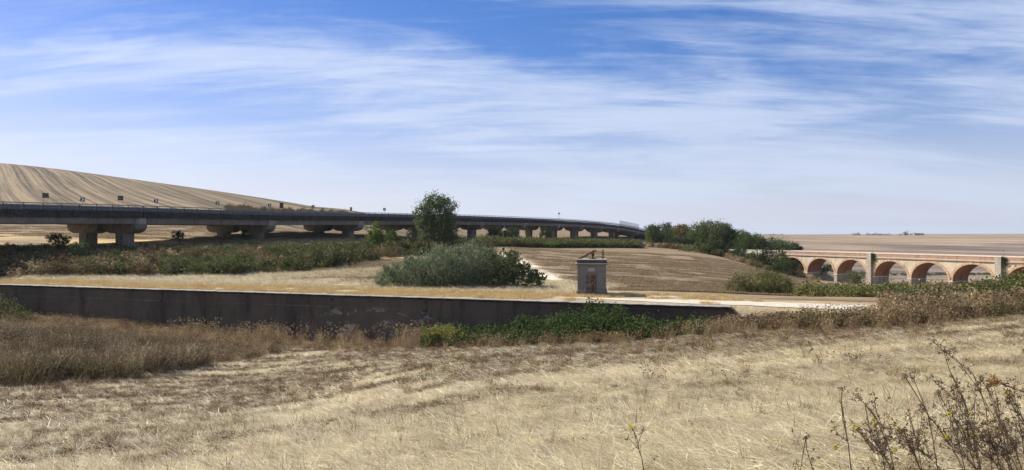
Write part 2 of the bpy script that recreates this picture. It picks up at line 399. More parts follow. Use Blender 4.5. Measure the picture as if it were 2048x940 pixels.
def axis(c, lo, hi, mn, g, mx=1e9):
    r = [c]; 
    while r[-1] < hi: r.append(r[-1] + min(mx, max(mn, g * (r[-1] - c))))
    l = [c]
    while l[-1] > lo: l.append(l[-1] - min(mx, max(mn, g * (c - l[-1]))))
    return np.array(l[:0:-1] + r)
def build_ground():
    ac, scm = to_as(0., 0.)
    aa = axis(ac, -5200, 5200, .36, .021)
    s1 = []
    v = float(scm)
    while v < -1.0: s1.append(v); v += min(.55, max(.33, .012 * (v - scm)))
    s1 += [-.95, -.5, -.2, .2, .5]
    v = 1.0
    while v < 6200: s1.append(v); v += max(.6, .019 * (v - scm - 30))
    back = [float(scm) - k for k in (60, 30, 15, 8, 4, 2, 1)]
    ss = np.array(back + s1)
    Ag, Sg = np.meshgrid(aa, ss); X, Y = to_xy(Ag, Sg); Z = height(X, Y)
    V = np.stack([X, Y, Z], -1).reshape(-1, 3); nr, ncol = X.shape
    i = np.arange(nr * ncol).reshape(nr, ncol)
    Fc = np.stack([i[:-1, :-1], i[:-1, 1:], i[1:, 1:], i[1:, :-1]], -1).reshape(-1, 4)
    me = np_mesh('ground', V, Fc, [M['ground']], True)
    x, y = X.ravel(), Y.ravel(); a, s = to_as(x, y); d = np.hypot(x, y); u = x / np.maximum(y, 1); px = 1024 + F * u
    def C(r, g, b): return np.array([r, g, b])[None, :]
    def lerp(c0, c1, t): return c0 * (1 - t[:, None]) + c1 * t[:, None]
    br = brown(x, y)
    fieldA = lerp(C(.56, .475, .31), C(.10, .066, .038), br)
    # behind the wall: stubble
    fieldB = lerp(C(.20, .142, .080), C(.27, .198, .118), fbm(x * .03, y * .03, 4))
    bleached = C(.68, .59, .43)
    plat = lerp(C(.44, .35, .22), C(.36, .27, .14), fbm(x * .3, y * .5, 8))
    colr = np.repeat(fieldB, 1, 0)
    # bleached swaths left of the willow clump and along the diagonal track
    sw = sstep(.42, .55, fbm(x * .05 + y * .02, (y + .1 * x) * .9, 14)) * sstep(-75, -55, x) * sstep(-4, -12, x) * sstep(104, 96, y) * sstep(6, 9, s)
    colr = lerp(colr, bleached, sw)
    p0, p1 = at(1012, 512, 165), at(1165, 588, 76)
    dx, dy = p1.x - p0.x, p1.y - p0.y; Ln = math.hypot(dx, dy)
    dd = np.abs((x - p0.x) * dy - (y - p0.y) * dx) / Ln + 1.2 * (fbm(x * .2, y * .2, 55) - .5)
    tt = ((x - p0.x) * dx + (y - p0.y) * dy) / Ln / Ln
    colr = lerp(colr, bleached * 1.05, sstep(2.6, .8, dd) * (tt > 0) * (tt < 1.02))
    lft = sstep(14, 4, x - (p0.x + (p1.x - p0.x) * np.clip(tt, 0, 1))) * sstep(0, 1, x - (-5)) * (tt > .25) * (s > 6) * (y < 120)
    colr = lerp(colr, bleached * .95, .6 * lft * sstep(.4, .6, fbm(x * .25, y * 1.2, 15)))
    colr = lerp(colr, plat, sstep(9, 6, s + 1.5 * (fbm(x * .2, y * .2, 2) - .5)))
    sand = sstep(A_END - 3, A_END, a) * sstep(A_END + 9, A_END + 3, a) * sstep(-3.6, -1.5, s + 1.5 * (fbm(x * .5, y * .5, 12) - .5)) * sstep(5, 2, s)
    # left hill & under the deck
    hill = sstep(150, 240, y) * sstep(60, -20, x)
    colr = lerp(colr, C(.168, .126, .072), hill)
    gold = sstep(118, 128, y) * sstep(160, 140, y + .1 * x) * sstep(.45, .6, fbm(x * .05, y * .1, 44)) * sstep(0, -20, x)
    colr = lerp(colr, C(.55, .40, .16), .8 * gold)
    # scrub bank earth
    scb = sstep(97, 106, y + .05 * x) * sstep(128, 118, y + .02 * x) * sstep(-10, -25, x)
    colr = lerp(colr, C(.16, .12, .075), .8 * scb)
    # right, far side of the brick viaduct
    far = sstep(230, 330, d) * sstep(60, 110, x)
    fc = lerp(C(.225, .165, .105), C(.31, .237, .155), fbm(x * .006 + 5, y * .004, 23))
    pl = sstep(.56, .64, fbm(x * .0028 + 1, y * .0035 + 4, 29))
    fc = lerp(fc, C(.165, .13, .105), .75 * pl)
    colr = lerp(colr, fc, far)
    t = (s > 0)
    w = .2 + np.clip((a - A_END) / 14, 0, 1) * 8.0; off = np.clip((a - A_END) / 14, 0, 1) * 4
    t = sstep(-w, w, s + off)
    colr = lerp(fieldA, colr, t)
    attr(me, 'tint', np.hstack([colr, np.ones((len(colr), 1))]).astype(np.float32), 'FLOAT_COLOR')
    colr = lerp(colr, C(.56, .51, .41), sand)
    # stripes
    ang = R(-52); hu = (x * math.sin(-ang) + y * math.cos(ang)) * .40 + 5.0 * (fbm(x * .004, y * .004, 61, 2) - .5)
    rowu = y * .75 + x * .03 + .9 * (fbm(x * .02, y * .02, 62) - .5)
    an2 = R(35); fu = (x * math.sin(an2) + y * math.cos(an2)) * .03 + 5 * (fbm(x * .0022, y * .0022, 63) - .5)
    su = np.where(hill > .5, hu, np.where(far > .5, fu, rowu))
    amp = np.where(hill > .5, .72, np.where(far > .5, .42, .50)) * t * (1 - sstep(9, 6, s)) 
    amp = np.where((hill > .3) & (hill < .7), amp * .2, amp); amp = np.where((far > .3) & (far < .7), amp * .2, amp)
    attr(me, 'stripe_u', su.astype(np.float32)); attr(me, 'stripe_amp', amp.astype(np.float32))
    o = bpy.data.objects.new('ground', me); COL.objects.link(o); o['kind'] = 'structure'
    return o
build_ground()

def build_path():
    """pale gravel track along the top of the wall, widening at the wall's end"""
    t = NT('pale_gravel'); p = t.pos(); n1 = t.noise(p, .8, 7, .65); n2 = t.noise(p, 14, 4, .7)
    c = t.mix(t.rng(n1, .35, .65), (.62, .57, .46), (.50, .43, .32)); c = t.mix(t.rng(n2, .55, .7, 0, .5), c, (.40, .35, .27))
    t.bsdf(c, .95, 0, t.bump(n2, .5, .03), .15)
    aa = np.arange(2.0, 33.5, .5); k = 9
    V = []; 
    for a in aa:
        j = .5 * (fbm(np.array([a * .4]), np.array([1.]), 71)[0] - .5); j2 = .9 * (fbm(np.array([a * .35]), np.array([9.]), 72)[0] - .5)
        s0 = max(.62, .62 + (a - A_END) * .02) + abs(j) * .6 if a > A_END else .75 + abs(j)
        s1_ = 3.9 + j2 + .8 * math.sin(a * .1)
        taper = min(1, max(0, (a - 2) / 14)) * min(1, max(.05, (34 - a) / 4))
        mid = (s0 + s1_) / 2 + (1 - taper) * .6; hw = (s1_ - s0) / 2 * taper
        for q in range(k):
            s_ = mid + hw * (q / (k - 1) * 2 - 1)
            x, y = to_xy(a, s_); V.append((x, y, 0))
    V = np.array(V); V[:, 2] = height(V[:, 0], V[:, 1]) + .035
    n = len(aa); i = np.arange(n * k).reshape(n, k)
    Fc = np.stack([i[:-1, :-1], i[1:, :-1], i[1:, 1:], i[:-1, 1:]], -1).reshape(-1, 4)
    me = np_mesh('path', V, Fc, [t.m], True); o = bpy.data.objects.new('path', me); COL.objects.link(o); o['kind'] = 'structure'
build_path()

# ---------------------------------------------------------------- retaining wall
def wall_mat():
    t = NT('stained_render_over_brick'); v = t.coord('Object')
    n1 = t.noise(v, .35, 7, .6); n2 = t.noise(v, 2.2, 6, .65)
    stre = t.noise(t.coord('Object', (.55, 1, .13)), .9, 8, .68, .6)
    c = t.mix(t.rng(n1, .35, .62), (.095, .080, .060), (.135, .100, .072))
    c = t.mix(t.rng(stre, .46, .66, 0, .65), c, (.028, .025, .022))
    c = t.mix(t.rng(n2, .60, .72, 0, .45), c, (.19, .165, .135))
    # lost render shows as pale flakes low on the wall, brickwork where it is gone at the right end
    fl = t.noise(t.coord('Object', (.7, 1, 1.5)), .9, 8, .72)
    sep = t.nd('ShaderNodeSeparateXYZ'); t.lk(v, sep.inputs[0])
    xm = t.math('MULTIPLY', t.rng(sep.outputs[0], -24, -16), t.rng(sep.outputs[0], -6, -10))
    zm = t.math('MULTIPLY', t.rng(sep.outputs[2], -4.6, -3.6), t.rng(sep.outputs[2], -1.0, -1.6))
    c = t.mix(t.math('MULTIPLY', t.math('MULTIPLY', xm, zm), t.rng(fl, .54, .58, 0, .8)), c, (.33, .30, .27))
    bk = t.nd('ShaderNodeTexBrick'); mp = t.nd('ShaderNodeMapping'); mp.inputs['Rotation'].default_value = (R(90), 0, 0)
    t.lk(v, mp.inputs[0]); t.lk(mp.outputs[0], bk.inputs['Vector'])
    bk.inputs['Color1'].default_value = (.15, .07, .045, 1); bk.inputs['Color2'].default_value = (.10, .055, .04, 1); bk.inputs['Mortar'].default_value = (.12, .10, .085, 1)
    bk.inputs['Scale'].default_value = 1; bk.inputs['Brick Width'].default_value = .27; bk.inputs['Row Height'].default_value = .085; bk.inputs['Mortar Size'].default_value = .012
    bm = t.math('MULTIPLY', t.rng(sep.outputs[0], 3, 6), t.rng(n2, .35, .5, .3, 1))
    bc = t.mix(t.rng(stre, .46, .66, 0, .7), bk.outputs[0], (.06, .05, .045))
    c = t.mix(bm, c, bc)
    h = t.math('ADD', n2, t.math('MULTIPLY', fl, .8))
    t.bsdf(c, .95, 0, t.bump(h, .5, .05), .15); return t.m
def build_wall():
    th = math.atan2(DA[1], DA[0]); root = empty('retaining_wall', (O2[0], O2[1], -6.0), th)
    tag(root, 'long dark stained retaining wall with pale coping, standing across the dry field', 'wall')
    wm = wall_mat()
    b = MB(); nseg = 60
    xs = np.linspace(A_START, A_END, nseg)
    # a slightly battered, slightly uneven face
    for i in range(nseg - 1):
        pass
    vs = []; zs = [-6, -3.2, -1.25, -.252]
    for i, x in enumerate(xs):
        for z in zs: vs.append((x, -.42 + .035 * z * -1 * -.6 + .02 * math.sin(i * 1.9 + z), z))
        for z in zs[::-1]: vs.append((x, .38, z))
    fs = []; k = 8
    for i in range(nseg - 1):
        for j in range(k): fs.append((i * k + j, (i + 1) * k + j, (i + 1) * k + (j + 1) % k, i * k + (j + 1) % k))
    fs.append(tuple(range(k))); fs.append(tuple((nseg - 1) * k + j for j in range(k - 1, -1, -1)))
    b.add(vs, fs); b.build('wall_face', wm, root)
    # coping in cast lengths, each a little out of line, overhanging the face
    cop = surf('pale_stone_coping', (.24, .22, .18), (.42, .385, .32), 1.8, .95, c3=(.16, .14, .12), bump=.6, bdist=.03)
    x = A_START; random.seed(3)
    while x < A_END - .3:
        L = min(5.6, A_END - x + .25); j = random.uniform(-.02, .02)
        c = MB(); n = 8
        prof = []
        for q in range(n + 1):
            xx = x + L * q / n; r = random.uniform(-.06, .06) + (.16 if random.random() < .08 else 0)
            prof.append((xx, -.66 + r + j, random.uniform(-.02, .015)))
        vv = []; 
        for (xx, yy, dz) in prof: vv += [(xx, yy, .0 + dz - .02), (xx, yy + .02, -.075 + dz), (xx, .40, -.075), (xx, .40, .02)]
        ff = []
        for q in range(n):
            for r in range(4): ff.append((q * 4 + r, q * 4 + (r + 1) % 4, (q + 1) * 4 + (r + 1) % 4, (q + 1) * 4 + r))
        ff.append((3, 2, 1, 0)); ff.append(tuple(n * 4 + r for r in range(4)))
        c.add(vv, ff); c.build('coping_stone', cop, root)
        MB().box((x + L / 2, -.06, -.165), (L, .96, .17)).build('coping_shade_bed', M['concrete_dark'], root)  # dark colour paints in the shade on the coping face below the slab
        x += L + .02
    # expansion joint piers
    for px in (-420, 330):
        u = (px - 1024) / F; Y = 68.1 / (1 + .3455 * u); a, s = to_as(u * Y, Y)
        MB().box((a, -.455, -3.2), (.16, .08, 5.9)).build('joint_strip', wm, root)
    # horizontal day-work ledge where the upper lift of render was cast
    rz = surf('lime_bleached_ledge', (.10, .088, .075), (.22, .20, .17), 1.5, .95, c3=(.07, .06, .05))
    random.seed(5); x = A_START
    while x < -9:
        L = random.uniform(1.5, 6)
        MB().box((x + L / 2, -.452, -1.28 + random.uniform(-.03, .03)), (L, .05, random.uniform(.03, .09))).build('render_ledge', rz, root)
        x += L + random.uniform(0, 2.5)
    # iron tie plates in two rows
    for px in (-260, -130, 40, 172, 330, 500, 670, 855):
        u = (px - 1024) / F; Y = 68.1 / (1 + .3455 * u); a, s = to_as(u * Y, Y)
        for dz in (-.52, -1.30):
            m = MB(); m.box((a, -.53, dz), (.34, .08, .12)); m.box((a + .08, -.60, dz + .03), (.14, .12, .10)); m.tube([(a, -.45, dz), (a, -.68, dz)], .035, n=6)
            m.build('tie_plate', M['dark_metal'], root)
    for px in (1040, 1095, 1118, 1217, 1241, 1265, 1290, 1314, 1339):
        u = (px - 1024) / F; Y = 68.1 / (1 + .3455 * u); a, s = to_as(u * Y, Y)
        MB().box((a, -.446, -.62), (.16, .05, .14)).build('weep_hole', M['black_paint'], root)
    # rounded end block
    MB().prism([(A_END, -3.6), (A_END + .5, -3.6), (A_END + .75, -.7), (A_END + .45, -.32), (A_END, -.25)], .78, Matrix.Translation((0, -.42, 0))).build('end_block', wm, root)
build_wall()

# ---------------------------------------------------------------- sluice hut
def build_hut():
    p = at(1184, 590, 73.2); z0 = gz(p.x, p.y) - .03
    root = empty('sluice_hut', (p.x, p.y, z0), R(-9))
    tag(root, 'small square grey stone hut with arched rusty door and lifting gear on its roof', 'hut')
    t = NT('grey_ashlar'); v = t.coord('Object'); n = t.noise(v, 1.2, 6, .6); n2 = t.noise(v, 14, 4, .7)
    bk = t.nd('ShaderNodeTexBrick'); sp = t.nd('ShaderNodeSeparateXYZ'); t.lk(v, sp.inputs[0]); cb = t.nd('ShaderNodeCombineXYZ')
    t.lk(t.math('ADD', sp.outputs[0], sp.outputs[1]), cb.inputs[0]); t.lk(sp.outputs[2], cb.inputs[1]); t.lk(cb.outputs[0], bk.inputs['Vector'])
    bk.inputs['Color1'].default_value = (.21, .195, .175, 1); bk.inputs['Color2'].default_value = (.175, .165, .15, 1); bk.inputs['Mortar'].default_value = (.14, .13, .12, 1)
    bk.inputs['Scale'].default_value = 1; bk.inputs['Brick Width'].default_value = .52; bk.inputs['Row Height'].default_value = .26; bk.inputs['Mortar Size'].default_value = .012
    c = t.mix(t.rng(n, .4, .65, 0, .6), bk.outputs[0], (.14, .12, .10)); c = t.mix(t.rng(n2, .6, .7, 0, .4), c, (.30, .27, .24))
    t.bsdf(c, .93, 0, t.bump(n2, .4, .02), .2); st = t.m
    trim = surf('pale_stone_trim', (.30, .275, .235), (.40, .365, .31), 2.5, .92, c3=(.3, .27, .23))
    W, D, H = 2.72, 2.72, 3.05
    # front wall has a real arched opening (0.98 wide); other walls are solid
    arch = [(-.49, .30)] + [(-.49, 1.95)] + [(-.49 + .49 - .49 * math.cos(a), 1.95 + .26 * math.sin(a)) for a in np.linspace(.15, math.pi - .15, 9)] + [(.49, 1.95), (.49, .30)]
    m = MB(); f = -D / 2
    m.box((-(W / 2 + .49) / 2, f + .15, H / 2), (W / 2 - .49, .30, H)); m.box(((W / 2 + .49) / 2, f + .15, H / 2), (W / 2 - .49, .30, H))
    top = [(-.49, H)] + [q for q in arch if q[1] > 1.9] + [(.49, H)]
    m.prism(top[::-1], .30, Matrix.Translation((0, f, 0)))
    m.box((0, f + .15, .15), (.98, .30, .30))
    m.box((-W / 2 + .15, .15, H / 2), (.30, D - .3, H)); m.box((W / 2 - .15, .15, H / 2), (.30, D - .3, H)); m.box((0, D / 2 - .15, H / 2), (W - .6, .30, H))
    m.build('body', st, root)
    pm = MB()
    for sx in (-1, 1): pm.box((sx * (.49 + W / 2 + .09) / 2, f - .045, .24), (W / 2 + .09 - .49, .09, .5))
    for sx in (-1, 1): pm.box((sx * (W / 2 + .047), .003, .24), (.094, D + .0, .5))
    pm.box((0, f - .06, .05), (1.0, .12, .12)); pm.build('plinth', st, root, bevel=.02)
    for sx in (-1, 1): MB().box((sx * (.49 + W / 2 + .1) / 2, f - .05, .51), (W / 2 + .10 - .49, .12, .045)).build('plinth_cap', trim, root)
    # arch surround
    mm = MB()
    for q in range(len(arch) - 1):
        a, b = Vector((arch[q][0], 0, arch[q][1])), Vector((arch[q + 1][0], 0, arch[q + 1][1])); d = (b - a)
        if d.length < .01: continue
        nrm = Vector((-d.z, 0, d.x)).normalized(); vs = [a, b, b + nrm * .10, a + nrm * .10]
        mm.add([(k.x, f - .035, k.z) for k in vs] + [(k.x, f + .01, k.z) for k in vs], [(0, 1, 2, 3), (7, 6, 5, 4), (0, 4, 5, 1), (1, 5, 6, 2), (2, 6, 7, 3), (3, 7, 4, 0)])
    mm.build('door_surround', st, root)
    rust = surf('rusted_door', (.12, .092, .072), (.25, .20, .165), 3.2, .8, c3=(.10, .055, .035), streak=True)
    dr = MB(); dr.prism(arch, .05, Matrix.Translation((0, f + .14, 0))).build('door', rust, root)
    door = root.children[-1]
    MB().box((0, f + .125, 1.15), (.03, .05, 1.7)).build('centre_bar', M['dark_metal'], door)
    for z in (.75, 1.35, 1.85): MB().box((0, f + .128, z), (.9, .03, .05)).build('strap_hinge', M['dark_metal'], door)
    m = MB(); m.box((.12, f + .10, 1.28), (.12, .08, .16)); m.tube([(.12, f + .04, 1.28), (.12, f + .14, 1.28)], .03, n=8); m.build('lock', surf('brass_lock', (.3, .2, .08), (.4, .28, .12), 5, .6, .3), door)
    rs = surf('red_rust_streak', (.09, .03, .018), (.13, .05, .03), 6, .9)
    MB().prism([(.06, .40), (.20, .40), (.24, 1.0), (.19, 1.55), (.28, 2.0), (.12, 2.0), (.06, 1.5), (.10, 1.0)], .012, Matrix.Translation((0, f + .118, 0))).build('rust_streak', rs, door)
    # name plate above the door: weathered, blank raised bars as visible
    pl = MB().box((.0, f - .018, 2.58), (.62, .04, .30)).build('stone_plaque', surf('plaque_stone', (.33, .31, .29), (.40, .38, .35), 5, .9), root, bevel=.01)
    for k in range(5): MB().box((-.2 + k * .1, f - .045, 2.56), (.03, .02, .18)).build('carved_bar', trim, pl)
    MB().box((.0, f - .05, 2.76), (.66, .08, .05)).build('plaque_ledge', trim, pl)
    # cornice, parapet, roof
    MB().box((0, 0, H + .05), (W + .34, D + .34, .10)).build('cornice', st, root, bevel=.02)
    MB().box((0, 0, H + .135), (W + .52, D + .52, .07)).build('cornice_slab', trim, root, bevel=.015)
    MB().box((0, 0, H + .33), (W + .16, D + .16, .32)).build('parapet', surf('dark_roof_band', (.06, .05, .042), (.11, .095, .08), 2, .95), root, bevel=.02)
    MB().box((0, 0, H + .52), (W + .22, D + .22, .06)).build('roof_slab', trim, root, bevel=.015)
    zt = H + .55
    # lifting screw with drum and wheel
    g = MB(); g.box((.08, 0, zt + .03), (.7, .5, .06)); g.tube([(.08, 0, zt), (.08, 0, zt + .30)], .13, .08, 10); g.build('gear_pedestal', M['dark_metal'], root, True)
    g = MB(); g.tube([(.08, 0, zt + .28), (.08, 0, zt + .34)], .10, .16, 12); g.tube([(.08, 0, zt + .34), (.08, 0, zt + .56)], .16, .16, 12); g.tube([(.08, 0, zt + .56), (.08, 0, zt + .62)], .16, .08, 12)
    g.build('gear_drum', M['dark_metal'], root, True)
    g = MB(); g.tube([(.08, 0, zt + .6), (.08, 0, zt + .95)], .03, n=6); g.build('lifting_screw', M['dark_metal'], root)
    g = MB(); pts = [(-.45 + .16 * math.cos(a), .1, zt + .12 + .16 * math.sin(a)) for a in np.linspace(0, 2 * math.pi, 13)]; g.tube(pts, .012, n=4); g.build('hand_wheel', M['dark_metal'], root)
    g = MB(); a, b = Vector((-1.48, -.25, zt - .05)), Vector((.40, .05, zt + .92)); d = (b - a).normalized(); n_ = Vector((0, 1, 0)).cross(d)
    for q in (0, .11): g.tube([a + n_ * q, b + n_ * q], .045, n=5)
    for q in np.linspace(.05, .95, 9): g.tube([a.lerp(b, q), a.lerp(b, q) + n_ * .11], .02, n=4)
    g.build('sloping_girder', M['dark_metal'], root)
    for xx in (1.02, 1.14): MB().box((xx, -.05, zt + .46), (.07, .08, .95)).build('upright_rail', M['dark_metal'], root)
build_hut()

# ---------------------------------------------------------------- concrete viaducts
def viaduct_line():
    nodes = [(-66 - 13.4 * k, 131 - 30.4 * k, 5.25 - .4 * k) for k in (3, 2, 1)] + [(-66, 131, 5.25), (-52.6, 161.4, 5.45), (-39.2, 191.8, 5.95), (-25.0, 221.8, 6.4), (-9.8, 250.9, 6.75),
        (5.4, 280.2, 6.9), (20.3, 309.3, 6.95), (33.0, 339.8, 6.95), (45.8, 370.5, 6.75), (59.0, 401, 6.2), (74.5, 430, 4.5), (91.5, 458, 1.8), (108, 486, -1.6), (124, 514, -4.5)]
    return [Vector(n) for n in nodes]
VNODES = viaduct_line()
def catmull(P, i, t):
    p0, p1, p2, p3 = P[max(i - 1, 0)], P[i], P[i + 1], P[min(i + 2, len(P) - 1)]
    return .5 * ((2 * p1) + (p2 - p0) * t + (2 * p0 - 5 * p1 + 4 * p2 - p3) * t * t + (3 * p1 - p0 - 3 * p2 + p3) * t ** 3)
def frame_at(i, t):
    i = min(i, len(VNODES) - 2); p = catmull(VNODES, i, t); q = catmull(VNODES, i, min(t + .02, 1)) if t < .98 else p
    q0 = catmull(VNODES, i, max(t - .02, 0)); d = (q - q0); d.z = 0; d.normalize()
    n = Vector((-d.y, d.x, 0)); return p, d, n          # n points to the far side (up-left)
SUB = 6
def sweep(lo, hi, offs, z0, z1, i0=0, i1=None, gap=0.0):
    """box section between lateral offsets lo..hi and heights z0..z1 below the rail line, along the deck"""
    m = MB(); i1 = len(VNODES) - 1 if i1 is None else i1; secs = []
    for i in range(i0, i1):
        for s_ in range(SUB + (1 if i == i1 - 1 else 0)):
            t = s_ / SUB
            if gap and i == i0 and s_ == 0: t = gap
            if gap and i == i1 - 1 and s_ == SUB: t = 1 - gap
            p, d, n = frame_at(i, t)
            secs.append([p + n * (lo + offs) + Vector((0, 0, z0)), p + n * (hi + offs) + Vector((0, 0, z0)), p + n * (hi + offs) + Vector((0, 0, z1)), p + n * (lo + offs) + Vector((0, 0, z1))])
    vs = [q for s_ in secs for q in s_]; fs = []
    for k in range(len(secs) - 1):
        for r in range(4): fs.append((k * 4 + r, k * 4 + (r + 1) % 4, k * 4 + 4 + (r + 1) % 4, k * 4 + 4 + r))
    fs.append((3, 2, 1, 0)); fs.append(tuple((len(secs) - 1) * 4 + r for r in range(4)))
    return m.add(vs, fs)
def build_viaduct(offs, label, near):
    base = VNODES[3]
    root = empty('concrete_viaduct', (0, 0, 0)); tag(root, label, 'viaduct', 'twin concrete road viaducts')
    W = 9.1; nn = len(VNODES) - 1
    sweep(.26, W - .26, offs, -1.55, -1.22).build('road_slab', M['asphalt'], root)
    for i in range(nn):
        for k, lo in enumerate((0, W - .25)):
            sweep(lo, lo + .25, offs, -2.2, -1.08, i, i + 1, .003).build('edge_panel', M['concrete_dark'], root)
            if k == 0 or not near: pass
        for lo in ((.45, 1.0), (3.1, 3.8), (5.3, 6.0), (W - 1.0, W - .45)):
            sweep(lo[0], lo[1], offs, -3.25, -1.56, i, i + 1, .035).build('girder', M['concrete'], root)
        sweep(1.0, W - 1.0, offs, -2.0, -1.57, i, i + 1, .02).build('deck_soffit', M['concrete'], root)
    # piers
    for i in range(1, nn):
        p, d, n = frame_at(i, 0); c = p + n * (W / 2 + offs); c -= d * .2
        if c.z - 5 < gz(c.x, c.y) + .2: continue
        Mx = Matrix(((n.x, d.x, 0, c.x), (n.y, d.y, 0, c.y), (0, 0, 1, c.z), (0, 0, 0, 1)))
        hw = 4.15; prof = [(-hw, -3.27), (-hw, -3.75)] + [(-hw + (hw - 1.55) * (1 - math.cos(a)) , -3.75 - 1.2 * math.sin(a)) for a in np.linspace(.25, math.pi / 2, 5)]
        prof = [(x, z) for x, z in prof] + [(-x, z) for x, z in prof[::-1]]
        m = MB(); m.prism(prof[::-1], 2.5, Mx @ Matrix.Translation((0, -1.25, 0))); m.build('pier_cap', M['concrete'], root)
        for sx in (-1, 1):
            mb = MB(); mb.box((sx * (W / 2 - .6), 0, -2.755), (.62, 2.1, 1.02), Mx); mb.build('bearing_block', M['concrete_pale'], root)
        zb = gz(c.x, c.y) - c.z - 1.0; zt = -4.94
        oct_ = [(-1.45, -.7), (-1.0, -1.15), (1.0, -1.15), (1.45, -.7), (1.45, .7), (1.0, 1.15), (-1.0, 1.15), (-1.45, .7)]
        m = MB(); vs = [Mx @ Vector((x, y, zb)) for x, y in oct_] + [Mx @ Vector((x, y, zt)) for x, y in oct_]
        m.add(vs, [tuple(range(7, -1, -1)), tuple(range(8, 16))] + [(j, (j + 1) % 8, (j + 1) % 8 + 8, j + 8) for j in range(8)])
        m.build('pier_column', M['concrete'], root)
    # outer railing: posts, three rails, and an inner crash barrier
    sides = (0.12, W - .12)
    for s_i, lo in enumerate(sides):
        for dz, r in ((-.04, .07), (-.42, .04), (-.75, .04)):
            sweep(lo - r * .6, lo + r * .6, offs, dz - r, dz + r).build('rail', M['galv'], root)
        mesh = None; inn = .55 if s_i == 0 else -.55
        sweep(lo + inn - .03, lo + inn + .03, offs, -.72, -.42).build('crash_barrier', M['post'], root)
        for i in range(nn):
            for k in range(11):
                p, d, n = frame_at(i, k / 11); c = p + n * (lo + offs)
                if mesh is None:
                    m = MB(); m.box((0, 0, -.52), (.10, .12, 1.12)); o = m.build('rail_post', M['post'], root); mesh = o.data
                    b2 = MB(); b2.box((0, 0, -.87), (.09, .09, .72)); ob = b2.build('barrier_post', M['galv'], root); mesh2 = ob.data
                else:
                    o = bpy.data.objects.new('rail_post', mesh); COL.objects.link(o); o.parent = root
                    if s_i == 0: ob = bpy.data.objects.new('barrier_post', mesh2); COL.objects.link(ob); ob.parent = root
                    else: ob = None
                o.location = c; o.rotation_euler = (0, 0, math.atan2(d.y, d.x))
                if ob: ob.location = c + n * inn; ob.rotation_euler = o.rotation_euler
        if not near and s_i == 0: pass
    return root
build_viaduct(0, 'nearer of the two long grey concrete road viaducts on hammerhead piers, with blackened edge', True)
build_viaduct(9.75, 'farther of the two concrete road viaducts, seen behind and below the nearer deck', False)

def build_mesh_screen():
    root = empty('mesh_screen', (0, 0, 0)); tag(root, 'tall pale see-through mesh screen on the viaduct parapet, left of the trees', 'fence')
    i = 12; n_ = 26; prev = None; bars = None
    for k in range(n_ + 1):
        t = k / n_; p, d, n = frame_at(i, t); c = p + n * -.12
        MB().box((0, 0, .33), (.09, .09, 2.9)).build('upright', M['galv'], root).matrix_local = Matrix.Translation(c)
        if prev is not None:
            m = MB()
            for z in (-1.05, -.35, .35, 1.05, 1.72): m.tube([prev + Vector((0, 0, z)), c + Vector((0, 0, z))], .035, n=4)
            for q in (.25, .5, .75):
                g = prev.lerp(c, q); m.tube([g + Vector((0, 0, -1.1)), g + Vector((0, 0, 1.72))], .018, n=4)
            m.build('mesh_panel', M['galv'], root)
        prev = c
build_mesh_screen()

# signs beyond / on the far deck
def chevron(px, py, Y, label):
    c = at(px, py, Y); z = gz(c.x, c.y); z = max(min(z, c.z - 1.0), c.z - 3.0)
    root = empty('chevron_sign', (c.x, c.y, z), R(20)); h = c.z - z
    tag(root, label, 'road sign', 'black and white chevron signs along the bend')
    MB().tube([(0, .05, -.3), (0, .05, h + .3)], .035, n=6).build('post', M['galv'], root)
    w = .52; MB().box((0, 0, h), (2 * w, .04, 2 * w)).build('board', M['black_paint'], root)
    arrow = [(-.32, -.44), (0, -.44), (.36, 0), (0, .44), (-.32, .44), (.04, 0)]
    MB().prism(arrow, .015, Matrix.Translation((0, -.036, h))).build('chevron', M['white_paint'], root)
chevron(165, 399, 190, 'chevron sign on the curve, first from the left below the striped hill')
chevron(312, 402, 205, 'chevron sign on the curve, second from the left')
chevron(435, 406, 225, 'chevron sign on the curve, left of the dark roadside scrub')
chevron(539, 410, 245, 'chevron sign standing in front of the dark scrub below the hill')
chevron(626, 413, 265, 'chevron sign at the right end of the hill, before the brown bank')
def board(px, py, Y, w, h, label, twist=0):
    c = at(px, py, Y); z = gz(c.x, c.y); z = min(z, c.z - h * .5)
    root = empty('dark_board', (c.x, c.y, z), R(12 + twist)); hh = c.z - z
    tag(root, label, 'board', 'dark square boards beside the road')
    for k in range(3): MB().box((0, 0, hh + (k - 1) * h / 3), (w, .08, h / 3 - .03)).build('panel', M['board'], root)
    for sx in (-1, 1): MB().box((sx * w * .36, .09, (hh + h * .4) / 2 - .2), (.05, .05, hh + h * .4 + .4)).build('post', M['galv'], root)
board(91, 391, 200, 1.6, 1.35, 'dark square roadside board at far left in front of the striped hill')
board(241, 396, 210, 1.45, 1.3, 'dark square roadside board in front of the hill, second from left')
board(563, 411, 260, 1.3, 1.9, 'dark upright board among the roadside scrub below the hill crest')
board(702, 418, 300, .9, 1.5, 'small dark board at the right end of the brown bank')
